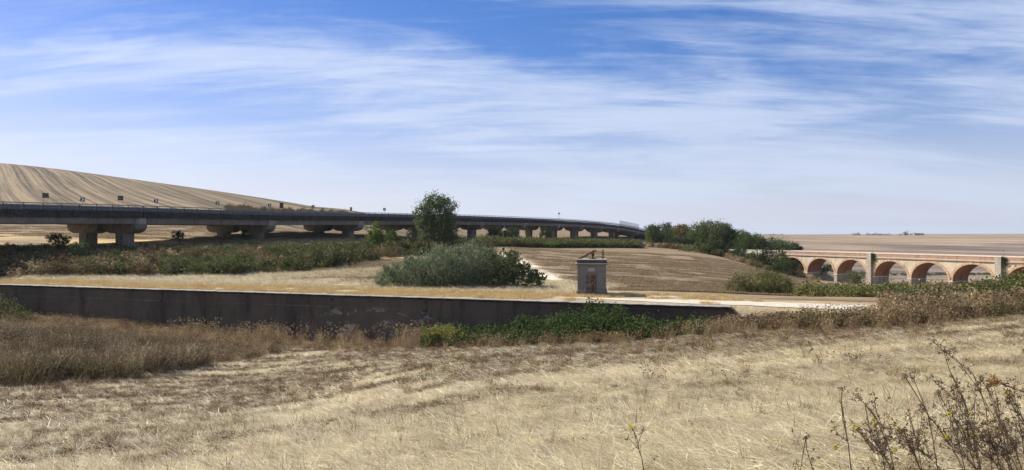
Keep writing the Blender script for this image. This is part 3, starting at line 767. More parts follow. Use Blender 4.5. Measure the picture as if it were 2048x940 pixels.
def small_sign():
    c = at(769, 418.5, 262); root = empty('blue_sign', (c.x, c.y, c.z - 2.2), R(15)); tag(root, 'small square blue sign on a thin post above the viaduct, against the sky', 'road sign')
    MB().tube([(0, .06, -1.5), (0, .06, 2.6)], .05, n=6).build('post', M['galv'], root)
    MB().box((0, 0, 2.2), (.95, .05, .95)).build('board', M['blue_paint'], root)
    MB().box((.08, -.035, 2.2), (.42, .02, .5)).build('white_panel', M['white_paint'], root)
    c = at(1118, 427, 322); root = empty('marker_post', (c.x, c.y, c.z - 2.2)); tag(root, 'tiny marker post with a round top standing on the crest of the viaduct', 'post')
    MB().tube([(0, 0, -.5), (0, 0, 2.2)], .05, n=6).build('post', M['post'], root)
    MB().tube([(0, -.05, 2.2), (0, .05, 2.2)], .42, n=12).build('disc', M['post'], root)
small_sign()
def build_car():
    # stands on the near deck
    i = 6; best = min(((abs((1024 + F * frame_at(i_, k / 20)[0].x / frame_at(i_, k / 20)[0].y) - 915), i_, k / 20) for i_ in range(5, 9) for k in range(20)))
    p, d, n = frame_at(best[1], best[2]); c = p + n * 2.6 + Vector((0, 0, -1.215))
    root = empty('parked_car', c, math.atan2(d.y, d.x)); root.name = 'passing_car'
    tag(root, 'dark blue-grey car driving along the viaduct just right of the big tree', 'car')
    prof = [(-2.1, .35), (-2.15, .75), (-1.95, 1.0), (-1.45, 1.08), (-.75, 1.5), (.45, 1.55), (1.15, 1.1), (1.95, .95), (2.15, .7), (2.15, .35)]
    MB().prism([(x, z) for x, z in prof[::-1]], 1.7, Matrix.Translation((0, -.85, 0))).build('body', M['car_paint'], root, bevel=.06)
    for y in (-.865, .845):
        MB().prism([(-1.25, 1.1), (-.7, 1.43), (.4, 1.47), (.98, 1.1)][::-1], .02, Matrix.Translation((0, y, 0))).build('side_window', M['glass'], root)
    MB().add([(.52, -.75, 1.54), (.52, .75, 1.54), (1.17, .78, 1.13), (1.17, -.78, 1.13)], [(0, 1, 2, 3)]).build('windscreen', M['glass'], root)
    for x in (-1.35, 1.35):
        for y in (-.86, .68):
            w = MB().tube([(x, y, .33), (x, y + .18, .33)], .33, n=14).build('wheel', M['rubber'], root)
            MB().tube([(x, y - .01, .33), (x, y + .19, .33)], .2, n=10).build('rim', M['galv'], w)
    for y in (-.65, .65): MB().box((2.15, y, .72), (.06, .32, .14)).build('headlight', M['white_paint'], root)
build_car()

# ---------------------------------------------------------------- brick viaduct
def stone_mat(name, a, b, m, bw, rh, c3):
    t = NT(name); v = t.coord('Object'); n = t.noise(v, .5, 7, .6); n2 = t.noise(v, 4.5, 5, .7)
    sp = t.nd('ShaderNodeSeparateXYZ'); t.lk(v, sp.inputs[0]); cb = t.nd('ShaderNodeCombineXYZ')
    t.lk(t.math('ADD', sp.outputs[0], sp.outputs[1]), cb.inputs[0]); t.lk(sp.outputs[2], cb.inputs[1])
    bk = t.nd('ShaderNodeTexBrick'); t.lk(cb.outputs[0], bk.inputs['Vector'])
    for k, c in zip(('Color1', 'Color2', 'Mortar'), (a, b, m)): bk.inputs[k].default_value = (*c, 1)
    bk.inputs['Scale'].default_value = 1; bk.inputs['Brick Width'].default_value = bw; bk.inputs['Row Height'].default_value = rh; bk.inputs['Mortar Size'].default_value = rh * .12
    c = t.mix(t.rng(n, .38, .66, 0, .55), bk.outputs[0], c3); c = t.mix(t.rng(n2, .56, .72, 0, .6), c, tuple(k * .5 for k in a))
    st = t.noise(t.coord('Object', (1, 1, .15)), 1.1, 6, .6); c = t.mix(t.rng(st, .50, .72, 0, .7), c, tuple(k * .42 for k in b))
    t.bsdf(c, .93, 0, t.bump(n2, .5, .05), .15); return t.m
M['stone'] = stone_mat('honey_limestone', (.60, .49, .33), (.52, .41, .265), (.42, .36, .26), .7, .33, (.66, .59, .45))
M['stone_grey'] = stone_mat('grey_rusticated_stone', (.46, .40, .32), (.36, .31, .25), (.22, .18, .14), .8, .45, (.50, .44, .36))
M['brick'] = stone_mat('red_brick', (.37, .215, .135), (.31, .17, .105), (.42, .31, .22), .5, .16, (.42, .28, .19))
M['ring'] = stone_mat('orange_arch_brick', (.52, .325, .20), (.44, .25, .15), (.5, .40, .28), .5, .2, (.55, .41, .27))
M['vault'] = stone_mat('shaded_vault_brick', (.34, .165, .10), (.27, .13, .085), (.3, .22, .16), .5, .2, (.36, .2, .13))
M['coping'] = surf('cream_coping', (.60, .50, .39), (.70, .60, .48), 1.5, .92, c3=(.45, .37, .29))
M['string_band'] = surf('mottled_string_course', (.34, .29, .23), (.44, .37, .30), 1.2, .95, c3=(.2, .17, .14))  # grey-brown stone with darker blotches

def build_brick_viaduct():
    # local frame: x along the viaduct (towards the camera), y into the structure, z up
    ang = math.atan2(VD.y, VD.x)
    root = empty('brick_viaduct', (V0.x, V0.y, 0), ang); tag(root, 'old stone and red brick arched viaduct with pilasters, crossing the low ground at right', 'viaduct')
    # local +y must point away from the camera side: rotate (x=VD) gives y = (-VD.y, VD.x) = (.924,.383) ok
    TW = 4.9; ztop = -5.8; half = 4.72; rise = 3.95; zs = -10.35; zb = -15.5; e = .13 * PITCH
    cen = [-PITCH, 0, PITCH, 2 * PITCH + e, 3 * PITCH + e, 4 * PITCH + e, 5 * PITCH + 2 * e, 6 * PITCH + 2 * e, 7 * PITCH + 2 * e, 8 * PITCH + 3 * e]
    edges = [-PITCH * 1.5] + [(cen[i] + cen[i + 1]) / 2 for i in range(len(cen) - 1)] + [cen[-1] + PITCH / 2]
    NA = 18; T = .52
    for i, c in enumerate(cen):
        x0, x1 = edges[i], edges[i + 1]
        def arc(r_off, k): a = math.pi * k / NA; return (c - (half + r_off) * math.cos(a), zs + (rise + r_off) * math.sin(a))
        # spandrel wall + piers of this bay, as one solid with the opening cut through
        outer = [(x0, ztop)] + [(x0, zs), (x0, zb)]
        m = MB(); vs = []; fs = []
        top = []; low = []
        cols = [(x0, zs, True)]
        for y in (0, TW):
            b = len(vs)
            for k in range(NA + 1):
                x, z = arc(0, k); vs += [(x, y, z), (x, y, ztop)]
            vs += [(x0, y, ztop), (x0, y, zs), (x0, y, zb), (c - half, y, zb), (x1, y, ztop), (x1, y, zs), (x1, y, zb), (c + half, y, zb)]
            q = b + 2 * (NA + 1)
            ff = [(b + 2 * k, b + 2 * k + 2, b + 2 * k + 3, b + 2 * k + 1) for k in range(NA)]
            ff += [(q, q + 1, b, b + 1), (q + 1, q + 2, q + 3, b), (b + 2 * NA + 1, b + 2 * NA, q + 5, q + 4), (b + 2 * NA, q + 7, q + 6, q + 5)]
            fs += ff if y == 0 else [f[::-1] for f in ff]
        h = len(vs) // 2; q = 2 * (NA + 1)
        m.add(vs, fs + [(q, 1, 1 + h, q + h), (2 * NA + 1, q + 4, q + 4 + h, 2 * NA + 1 + h)]); m.build('spandrel_wall', M['stone'], root)
        # brick vault and pier faces inside the opening
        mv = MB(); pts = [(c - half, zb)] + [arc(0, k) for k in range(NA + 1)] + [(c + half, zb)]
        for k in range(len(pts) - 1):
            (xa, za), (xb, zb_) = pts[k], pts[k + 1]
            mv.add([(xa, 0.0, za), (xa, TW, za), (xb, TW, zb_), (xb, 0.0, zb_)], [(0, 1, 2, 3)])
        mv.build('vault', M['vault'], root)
        # arch ring of separate brick blocks, proud of the face, both sides
        for k in range(NA):
            a0, a1 = arc(-.012, k), arc(-.012, k + 1); b0, b1 = arc(T, k), arc(T, k + 1)
            g = .04
            def sh(p, q_, t): return (p[0] + (q_[0] - p[0]) * t, p[1] + (q_[1] - p[1]) * t)
            pr = [sh(a0, a1, g * .4), sh(a1, a0, g * .4), sh(b1, b0, g * .4), sh(b0, b1, g * .4)]
            MB().prism(pr, .16, Matrix.Translation((0, -.10 - .01 * (k % 3), 0))).build('arch_brick', M['ring'], root)
        mb = MB()
        for k in range(NA):
            mb.prism([arc(-.012, k), arc(-.012, k + 1), arc(T, k + 1), arc(T, k)], .12, Matrix.Translation((0, TW, 0)))
        mb.build('rear_arch_ring', M['ring'], root)
        # pale impost stones
        for xx in ((x0 + c - half) / 2, (x1 + c + half) / 2):
            wd = (c - half - x0) if xx < c else (x1 - c - half)
            MB().box((xx, TW / 2, zs - .12), (wd + .16 - .004, TW + .3, .26)).build('impost', M['coping'], root)
            MB().box((xx, TW / 2, zs - 2.6), (wd + .02 - .004, TW + .12, 4.6)).build('pier_base', M['stone_grey'], root)
    X0, X1 = edges[0], edges[-1]
    for y0, sgn in ((-.18, 1), (TW - .24, -1)):
        MB().box(((X0 + X1) / 2, y0 + .2, ztop + .12), (X1 - X0, .62, .24)).build('string_course', M['string_band'], root)
    for y0 in (-.06, TW - .34):
        for i in range(len(cen)):
            x0, x1 = edges[i], edges[i + 1]
            MB().box(((x0 + x1) / 2, y0 + .2, ztop + .68), (x1 - x0 - .004, .38, .88)).build('parapet', M['brick'], root)
            MB().box(((x0 + x1) / 2, y0 + .2, ztop + 1.20), (x1 - x0 - .02, .52, .17)).build('parapet_coping', M['coping'], root)
            MB().box(((x0 + x1) / 2, y0 + .2, ztop + .275), (x1 - x0 - .004, .46, .07)).build('lower_coping', M['coping'], root)
    MB().box(((X0 + X1) / 2, TW / 2, ztop + .10), (X1 - X0, TW - 1.0, .3)).build('roadway', M['concrete_pale'], root)
    # pilasters at the wide piers
    for k, (i, j) in enumerate(((2, 3), (5, 6), (8, 9))):
        xx = (cen[i] + cen[j]) / 2
        MB().box((xx, -.33, (ztop + 1.10 + zb) / 2), (1.35, .66, ztop + 1.10 - zb)).build('pilaster', M['stone_grey'], root, bevel=.03)
        MB().box((xx, -.33, ztop + 1.2), (1.5, .78, .18)).build('pilaster_cap', M['coping'], root)
    return root
BV = build_brick_viaduct()

def build_approach_wall():
    """pale rendered parapet that lines the old road on its bank"""
    root = empty('parapet_wall', (0, 0, 0)); tag(root, 'low pale rendered parapet wall of the old road, half hidden behind shrubs', 'wall')
    pts = [Vector((p[0] - 3.4 * .9239, p[1] - 3.4 * .3826, 0)) for p in ROAD[2:]]
    pts[0].x += 0; m = surf('pale_lime_render', (.52, .48, .40), (.62, .58, .50), .6, .93, c3=(.40, .36, .29), streak=True)
    for i in range(len(pts) - 1):
        a, b = pts[i], pts[i + 1]
        if i == len(pts) - 2:
            b = Vector((V0.x, V0.y, 0)) + VD * (-PITCH * 1.5 - .05) + VN * -.15
        nseg = max(1, int((b - a).length / 6))
        for k in range(nseg):
            p, q = a.lerp(b, k / nseg), a.lerp(b, (k + 1) / nseg); d = q - p; L = d.length
            Mx = Matrix.Translation((p + q) / 2) @ Matrix.Rotation(math.atan2(d.y, d.x), 4, 'Z')
            MB().box((0, 0, -5.75), (L - .02, .4, 2.1), Mx).build('wall_section', m, root)
            MB().box((0, 0, -4.62), (L - .03, .54, .15), Mx).build('coping_stone', M['coping'], root)
build_approach_wall()
def build_old_road():
    k = len(ROAD); V = []; pts = [Vector((p[0], p[1], 0)) for p in ROAD]
    m = MB(); vs = []
    for i, p in enumerate(pts):
        d = (pts[min(i + 1, k - 1)] - pts[max(i - 1, 0)]).normalized(); n = Vector((-d.y, d.x, 0))
        z = -5.70
        vs += [p + n * 2.6 + Vector((0, 0, z)), p - n * 2.6 + Vector((0, 0, z))]
    m.add(vs, [(2 * i, 2 * i + 1, 2 * i + 3, 2 * i + 2) for i in range(k - 1)]); o = m.build('road', M['concrete_pale']); o['kind'] = 'structure'
build_old_road()

# ---------------------------------------------------------------- foliage
def leaf_arrays(P, size, rg, aspect=.55, up=.35, blade=False):
    """one small diamond leaf (or blade) per point"""
    n = len(P); d = rg.normal(size=(n, 3)); d[:, 2] = d[:, 2] * .8 + up; d /= np.linalg.norm(d, axis=1)[:, None]
    e = rg.normal(size=(n, 3)); e -= (e * d).sum(1)[:, None] * d; e /= np.linalg.norm(e, axis=1)[:, None]
    s = size * rg.uniform(.6, 1.35, n)[:, None]
    V = np.stack([P - d * s * .5, P + e * s * aspect * .5, P + d * s * .5, P - e * s * aspect * .5], 1).reshape(-1, 3)
    Fc = np.arange(4 * n).reshape(n, 4); v = np.repeat(rg.uniform(0, 1, n), 4)
    return V, Fc, v
def lobes_points(lobes, n, rg, clump=.16, zmin=0.0):
    """leaf points gathered in twig-sized clumps through the outer shell of each lobe"""
    vol = np.array([l[3] * l[4] + l[4] * l[5] + l[3] * l[5] for l in lobes]); vol = vol / vol.sum(); out = []
    for l, w in zip(lobes, vol):
        c = np.array(l[:3]); r = np.array(l[3:6]); m = max(12, int(n * w)); nc = max(8, m // 34)
        d = rg.normal(size=(nc, 3)); d /= np.linalg.norm(d, axis=1)[:, None]
        rad = rg.uniform(.35, 1.22, nc) ** .6
        cc = c + d * r * rad[:, None]
        idx = rg.integers(0, nc, m); sp = clump * r.mean() * rg.uniform(.55, 1.6, nc)[idx]
        p = cc[idx] + rg.normal(size=(m, 3)) * sp[:, None]
        out.append(p)
    P = np.concatenate(out); return P[P[:, 2] > zmin]
def leaf_mesh(name, P, size, mat, rg, aspect=.55, up=.35):
    V, Fc, v = leaf_arrays(P, size, rg, aspect, up); me = np_mesh(name, V, Fc, [mat]); attr(me, 'v', v.astype(np.float32)); return me
def limb_mesh(H, W, rg, trunk_r, mat, n=7, split=.3):
    m = MB(); top = Vector((rg.uniform(-.1, .1) * W, rg.uniform(-.1, .1) * W, H * split))
    m.tube([(0, 0, -.6), (top.x * .3, top.y * .3, H * split * .5), top], trunk_r, trunk_r * .7, 7)
    for k in range(n):
        a = 2 * math.pi * k / n + rg.uniform(-.3, .3); q = rg.uniform(.25, .42) * W
        e = Vector((math.cos(a) * q, math.sin(a) * q, H * rg.uniform(.6, .92))); mid = top.lerp(e, .5) + Vector((math.cos(a) * q * .25, math.sin(a) * q * .25, -H * .03))
        m.tube([top - Vector((0, 0, .2)), mid, e], trunk_r * .5, trunk_r * .1, 5)
        for j in range(2):
            e2 = mid + Vector((rg.uniform(-.25, .25) * W, rg.uniform(-.25, .25) * W, H * rg.uniform(.05, .25))); m.tube([mid, e2], trunk_r * .25, trunk_r * .06, 4)
    return m
seed_ = [100]
def tree(name, label, cat, px, pytop, wpx, Y, mat, pybot=None, leaf=None, lobes=None, n=None, group=None, trunk=True, bark='bark', crown_lo=.22, clump=.16, up=.35, aspect=.55, sink=0.0):
    """px/pytop/wpx are where its crown shows in the photograph; it stands on the ground at depth Y"""
    seed_[0] += 1; rg = np.random.default_rng(seed_[0])
    x = (px - 1024) / F * Y; z = gz(x, Y) - sink
    if pybot is not None: z = min(max(z, zc(pybot, Y)), zc(pybot, Y)) if False else z
    H = max(.6, zc(pytop, Y) - z); W = wpx / F * Y
    root = empty(name, (x, Y, z), rg.uniform(0, 6.28) if lobes is None else 0); tag(root, label, cat, group)
    if lobes is None:
        nl = 7 if H > 2.5 else 5; lobes = [(0, 0, H * (.5 + crown_lo / 2), W * .33, W * .33, H * (1 - crown_lo) * .42)]
        for k in range(nl):
            a = 2 * math.pi * k / nl + rg.uniform(-.4, .4); q = W * rg.uniform(.20, .30)
            hz = H * rg.uniform(crown_lo + .15, .82); r = W * rg.uniform(.16, .24)
            lobes.append((math.cos(a) * q, math.sin(a) * q, hz, r, r, min(r * 1.1, H * .3)))
        lobes.append((rg.uniform(-.1, .1) * W, 0, H * .84, W * .18, W * .18, H * .15))
    if cat == 'thicket' or name == 'dark_willow':      # ragged shoots over the outline
        for k in range(46):
            l = lobes[rg.integers(0, len([q for q in lobes if q[3] > 1]))]; a = rg.uniform(0, 6.28); e = rg.uniform(.25, 1.35)
            lobes = lobes + [(l[0] + l[3] * math.cos(a) * math.cos(e), l[1] + l[4] * math.sin(a) * math.cos(e), l[2] + l[5] * math.sin(e) * 1.03, .32, .32, rg.uniform(.4, .75))]
    leaf = leaf or max(.10, Y / F * 2.3)
    area = sum(l[3] * l[5] for l in lobes) * 4
    n = n or int(min(14000, max(500, area / (leaf * leaf * aspect) * 3.6)))
    P = lobes_points(lobes, n, rg, clump, .02)
    me = leaf_mesh('crown', P, leaf, M[mat], rg, aspect, up); o = bpy.data.objects.new('crown', me); COL.objects.link(o); o.parent = root
    if trunk: limb_mesh(H, W, rg, max(.05, H * .025), M[bark], split=max(.12, crown_lo)).build('trunk', M[bark], root, True)
    else:
        m = MB()
        for k in range(9):
            a = rg.uniform(0, 6.28); q = W * rg.uniform(.1, .4); m.tube([(q * .2 * math.cos(a), q * .2 * math.sin(a), -.2), (q * .7 * math.cos(a), q * .7 * math.sin(a), H * .45), (q * math.cos(a), q * math.sin(a), H * rg.uniform(.6, .9))], .04 + H * .006, .015, 4)
        m.build('stems', M[bark], root)
    return root

# big tree in front of the concrete viaduct
Yt = 152.0; k = Yt / F
tree('poplar_tree', 'large rounded dark green tree in front of the concrete viaduct, rising above its deck', 'tree', 870, 381, 84, Yt, 'leaf_tree', leaf=.32, n=21000, clump=.20, bark='bark_pale', crown_lo=.15, lobes=[
    (0, 0, 8.3, 2.6, 2.6, 2.6), (-2.6, -.3, 8.3, 1.7, 1.8, 1.6), (.2, .2, 10.2, 2.1, 2.0, 1.5), (2.3, .2, 9.2, 1.9, 1.9, 1.7), (3.0, 0, 7.0, 1.4, 1.6, 1.1), (-3.0, .3, 6.2, 1.3, 1.5, 1.2),
    (1.2, -.8, 6.0, 2.6, 2.3, 2.0), (-.9, -.9, 5.6, 2.3, 2.0, 1.7), (2.6, .4, 4.6, 2.0, 1.8, 1.6), (-1.8, .8, 3.8, 1.7, 1.5, 1.3), (1.0, .5, 3.0, 3.0, 2.0, 1.6), (3.0, .3, 2.6, 1.8, 1.6, 1.6)])
# willow thicket and its darker neighbour
tree('willow_thicket', 'broad grey-green willow thicket standing behind the retaining wall', 'thicket', 905, 500, 300, 84.5, 'leaf_grey', leaf=.30, n=46000, trunk=False, clump=.15, up=1.6, aspect=.22, lobes=[
    (0, 0, 1.9, 4.2, 3.2, 2.4), (1.9, -.2, 2.5, 2.6, 2.8, 2.2), (-3.4, 0, 1.5, 2.8, 2.6, 1.8), (-5.8, 0, 1.1, 2.2, 2.2, 1.3), (-7.6, -.2, .8, 1.3, 1.6, 1.0), (3.8, .3, 2.1, 1.9, 2.3, 1.8), (-1.2, -1.2, 1.6, 3.2, 2.2, 1.9), (1.4, -1.6, 1.3, 3.2, 1.8, 1.4)])
tree('dark_willow', 'darker green willow bush at the right end of the grey-green thicket', 'bush', 1018, 512, 130, 83.0, 'leaf_tree', leaf=.26, n=13000, trunk=False, clump=.16, aspect=.4, up=.6, lobes=[
    (-1.2, .3, 1.9, 2.2, 2.0, 2.0), (.0, 0, 2.0, 1.6, 1.8, 1.9), (1.5, 0, 1.2, 1.7, 1.6, 1.3), (3.2, 0, .75, 1.1, 1.3, .8), (-1.0, -1.0, 1.0, 2.0, 1.4, 1.1)])
tree('young_tree', 'bright green young tree leaning against the viaduct pier, left of the big tree', 'tree', 750, 442, 52, 139, 'leaf_bright', crown_lo=.10, leaf=.26)
tree('young_tree', 'green bushy sapling right beside the bright young tree, under the viaduct', 'tree', 785, 458, 42, 137, 'leaf_mid', crown_lo=.1, leaf=.26)
tree('young_tree', 'yellow-green sapling between the sapling and the big tree, beneath the deck', 'tree', 822, 456, 26, 143, 'olive', crown_lo=.1, leaf=.24)
tree('shrub', 'bright green shrub at far left in front of the first pier', 'shrub', 156, 484, 42, 112, 'leaf_mid', crown_lo=.08, leaf=.22)
tree('shrub', 'low green shrub right of the first pier, half way down the bank', 'shrub', 238, 512, 34, 108, 'scrub_green', trunk=False, leaf=.2)
for px, py, w, lab in ((474, 503, 18, 'small yellow-green bush on the bank, top of the three'), (496, 517, 20, 'small yellow-green bush on the bank, in the middle of the three'), (568, 520, 26, 'small yellow-green bush at the foot of the bank, rightmost of the three')):
    tree('small_bush', lab, 'bush', px, py, w, 108, 'leaf_bright', trunk=False, leaf=.17, group='yellow-green bushes on the bank')
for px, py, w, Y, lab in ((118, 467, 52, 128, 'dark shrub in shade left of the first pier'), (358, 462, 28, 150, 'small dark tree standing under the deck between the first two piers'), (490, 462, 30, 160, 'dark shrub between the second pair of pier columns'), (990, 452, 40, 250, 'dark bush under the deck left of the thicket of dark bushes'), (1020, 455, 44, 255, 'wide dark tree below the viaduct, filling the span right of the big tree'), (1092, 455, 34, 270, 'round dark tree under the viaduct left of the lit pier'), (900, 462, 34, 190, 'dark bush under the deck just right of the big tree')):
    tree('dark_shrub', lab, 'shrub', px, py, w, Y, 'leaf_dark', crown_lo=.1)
# grove by the old road
grove = [(1309, 451, 24, 330, 'leaf_mid', 'slim green tree at the left end of the grove, over the falling viaduct deck'), (1334, 447, 26, 335, 'leaf_tree', 'thin grey-green tree, second in the grove'), (1349, 458, 20, 332, 'leaf_mid', 'short green tree, third in the grove'),
 (1367, 450, 30, 300, 'leaf_rust', 'bronze tinged tree left of the big dark grove'), (1362, 478, 38, 262, 'leaf_dark', 'low dark tree at the foot of the bronze tree'),
 (1396, 446, 36, 268, 'leaf_mid', 'tall green tree at the left of the main grove'), (1418, 444, 40, 262, 'leaf_mid', 'tallest green tree in the middle of the grove'), (1440, 449, 34, 256, 'leaf_tree', 'dark tree right of the tallest in the grove'),
 (1457, 460, 30, 254, 'leaf_dark', 'dark tree on the falling right shoulder of the grove'), (1478, 462, 34, 252, 'leaf_mid', 'green tree right of the dark shoulder tree'), (1500, 469, 34, 248, 'leaf_mid', 'broad tree over the pale parapet, fourth from the grove\'s right end'),
 (1518, 478, 28, 246, 'leaf_tree', 'low grey-green tree over the parapet, third from the right end'), (1540, 477, 38, 246, 'leaf_tree', 'spreading tree beside the first brick arch'), (1566, 482, 32, 250, 'leaf_tree', 'feathery low tree behind the start of the brick viaduct'), (1590, 487, 20, 262, 'leaf_dark', 'last small ragged tree of the grove behind the brick parapet')]
for px, py, w, Y, mt, lab in grove: tree('grove_tree', lab, 'tree', px, py - 2, w * 1.65, Y, mt, crown_lo=.08, group='trees of the grove by the old road', n=10000, clump=.20)
front = [(1378, 493, 40, 228, 'leaf_mid', 'green bush in front of the parapet at its left end'), (1412, 487, 38, 226, 'leaf_mid', 'tall green bush hiding the parapet below the grove'), (1432, 478, 34, 226, 'leaf_dark', 'dark bush in front of the tall grove trees'), (1440, 498, 14, 222, 'leaf_bright', 'small bright yellow-green bush before the parapet'),
 (1478, 497, 44, 224, 'leaf_dark', 'dark hedge-like bush along the foot of the parapet'), (1508, 504, 34, 214, 'leaf_mid', 'low green bush on the bank before the first arch'), (1540, 492, 40, 202, 'leaf_dark', 'dark tree in front of where the brick viaduct begins'), (1562, 497, 32, 198, 'leaf_tree', 'tree overlapping the first brick arch'), (1568, 522, 42, 192, 'leaf_dark', 'bush at the foot of the first arch')]
for px, py, w, Y, mt, lab in front: tree('bank_bush', lab, 'bush', px, py, w * 1.35, Y, mt, crown_lo=.05, trunk=False, group='bushes on the old road bank')
tree('broom_bush', 'wide rounded grey-brown and green bush beside the pale path', 'bush', 1518, 548, 124, 84, 'olive', trunk=False, leaf=.26, n=12000, clump=.15, up=.9, aspect=.25, lobes=[(0, 0, 1.3, 2.9, 2.0, 1.5), (-2.2, 0, 1.0, 1.6, 1.6, 1.1), (2.0, 0, 1.1, 1.9, 1.7, 1.4), (.6, -.8, .8, 2.8, 1.3, .9)])
tree('grey_shrub', 'fuzzy grey-green shrub in front of the third brick arch', 'shrub', 1712, 543, 46, 150, 'leaf_tree', trunk=False, leaf=.25, n=4000, up=.9, aspect=.3)
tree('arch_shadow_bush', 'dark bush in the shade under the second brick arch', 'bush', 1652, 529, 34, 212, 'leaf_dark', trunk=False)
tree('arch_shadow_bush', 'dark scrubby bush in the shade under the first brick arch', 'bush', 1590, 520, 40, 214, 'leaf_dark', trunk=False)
# ivy on the pilasters
def ivy(loc, label):
    rg = np.random.default_rng(5); P = np.concatenate([rg.normal(size=(260, 3)) * (.5, .16, .7) + (.5, -.6, 0), rg.normal(size=(120, 3)) * (.2, .1, .9) + (.25, -.6, -.6)])
    me = leaf_mesh('ivy', P, .28, M['leaf_dark'], rg); o = bpy.data.objects.new('ivy_clump', me); COL.objects.link(o)
    Mx = BV.matrix_basis @ Matrix.Translation(loc); o.matrix_world = Mx; tag(o, label, 'ivy')
BV.rotation_euler = (0, 0, math.atan2(VD.y, VD.x))
e_ = .13 * PITCH
bvm = Matrix.Translation((V0.x, V0.y, 0)) @ Matrix.Rotation(math.atan2(VD.y, VD.x), 4, 'Z')
for xx, lab in (((3 * PITCH + e_) / 2 + 1.0, 'dark ivy hanging from the left stone pilaster of the brick viaduct'), ((9 * PITCH + 3 * e_) / 2 + 1.0, 'dark ivy hanging from the right stone pilaster of the brick viaduct')):
    rg = np.random.default_rng(5); P = np.concatenate([rg.normal(size=(220, 3)) * (.30, .12, .5) + (.25, -.3, 0), rg.normal(size=(120, 3)) * (.15, .1, .9) + (.0, -.4, -.5)])
    me = leaf_mesh('ivy', P, .28, M['leaf_dark'], rg); o = bpy.data.objects.new('ivy_clump', me); COL.objects.link(o)
    o.matrix_world = bvm @ Matrix.Translation((xx, 0, -5.6)); tag(o, lab, 'ivy')

# ---------------------------------------------------------------- scattered stuff
def gn_scatter(name, pts, rot, scl, idx, protos, label=None):
    me = bpy.data.meshes.new(name); n = len(pts); me.vertices.add(n); me.vertices.foreach_set('co', np.asarray(pts, np.float32).ravel())
    attr(me, 'rot', np.asarray(rot, np.float32), 'FLOAT_VECTOR'); attr(me, 'scl', np.asarray(scl, np.float32)); attr(me, 'idx', np.asarray(idx, np.int32), 'INT')
    me.update(); o = bpy.data.objects.new(name, me); COL.objects.link(o)
    c = bpy.data.collections.new(name + '_pieces')
    for i, pm in enumerate(protos):
        po = bpy.data.objects.new('%s_piece_%02d' % (name, i), pm); c.objects.link(po)
    g = bpy.data.node_groups.new(name + '_scatter', 'GeometryNodeTree')
    g.interface.new_socket('Geometry', in_out='INPUT', socket_type='NodeSocketGeometry'); g.interface.new_socket('Geometry', in_out='OUTPUT', socket_type='NodeSocketGeometry')
    N, L = g.nodes, g.links; gi, go = N.new('NodeGroupInput'), N.new('NodeGroupOutput')
    ip = N.new('GeometryNodeInstanceOnPoints'); ci = N.new('GeometryNodeCollectionInfo'); ci.inputs['Collection'].default_value = c
    ci.inputs['Separate Children'].default_value = True; ci.inputs['Reset Children'].default_value = True
    def na(nm, t): q = N.new('GeometryNodeInputNamedAttribute'); q.data_type = t; q.inputs['Name'].default_value = nm; return q.outputs['Attribute']
    L.new(gi.outputs[0], ip.inputs['Points']); L.new(ci.outputs[0], ip.inputs['Instance']); ip.inputs['Pick Instance'].default_value = True
    L.new(na('idx', 'INT'), ip.inputs['Instance Index']); er = N.new('FunctionNodeEulerToRotation'); L.new(na('rot', 'FLOAT_VECTOR'), er.inputs[0]); L.new(er.outputs[0], ip.inputs['Rotation'])
    L.new(na('scl', 'FLOAT'), ip.inputs['Scale']); L.new(ip.outputs[0], go.inputs[0])
    md = o.modifiers.new('scatter', 'NODES'); md.node_group = g
    o['kind'] = 'stuff'
    if label: o['label'] = label
    return o

def blades(name, n, rg, spread, length, width, lean, mat, direction=None, seg=3, curl=.5, head=0):
    """tuft of tapered, bending blades. lean 0 = upright, 1 = flat"""
    V = []; Fc = []; vv = []
    for i in range(n):
        a = rg.uniform(0, 6.28) if direction is None else direction + rg.normal() * .55
        r = spread * math.sqrt(rg.uniform()); b = rg.uniform(0, 6.28); base = np.array([r * math.cos(b), r * math.sin(b), 0 if lean < .6 else rg.uniform(0, .07)])
        L = length * rg.uniform(.5, 1.25); th = min(1.5, max(0.02, lean * 1.5 + rg.normal() * .16)); w = width * rg.uniform(.7, 1.3)
        side = np.array([-math.sin(a + rg.normal() * .6), math.cos(a), 0]); p = base.copy(); o = len(V); sv = rg.uniform()
        for k in range(seg + 1):
            t = k / seg; ww = w * (1 - t * .8) / 2
            V.append(p - side * ww); V.append(p + side * ww); vv += [sv, sv]
            ang = th + curl * t * (1 - lean * .7)
            p = p + np.array([math.cos(a) * math.sin(ang), math.sin(a) * math.sin(ang), math.cos(ang)]) * L / seg
            if p[2] < .01: p[2] = .01 + rg.uniform(0, .02)
        for k in range(seg): Fc.append((o + 2 * k, o + 2 * k + 1, o + 2 * k + 3, o + 2 * k + 2))
        if head and rg.uniform() < head:
            for q in range(4):
                c = p + rg.normal(size=3) * width * 2.2; d = rg.normal(size=3) * width * 1.6; e = rg.normal(size=3) * width * 1.6; o = len(V)
                V += [c - d, c + e, c + d, c - e]; vv += [sv * .5] * 4; Fc.append((o, o + 1, o + 2, o + 3))
    me = np_mesh(name, np.array(V), np.array(Fc), [mat]); attr(me, 'v', np.array(vv, np.float32)); return me

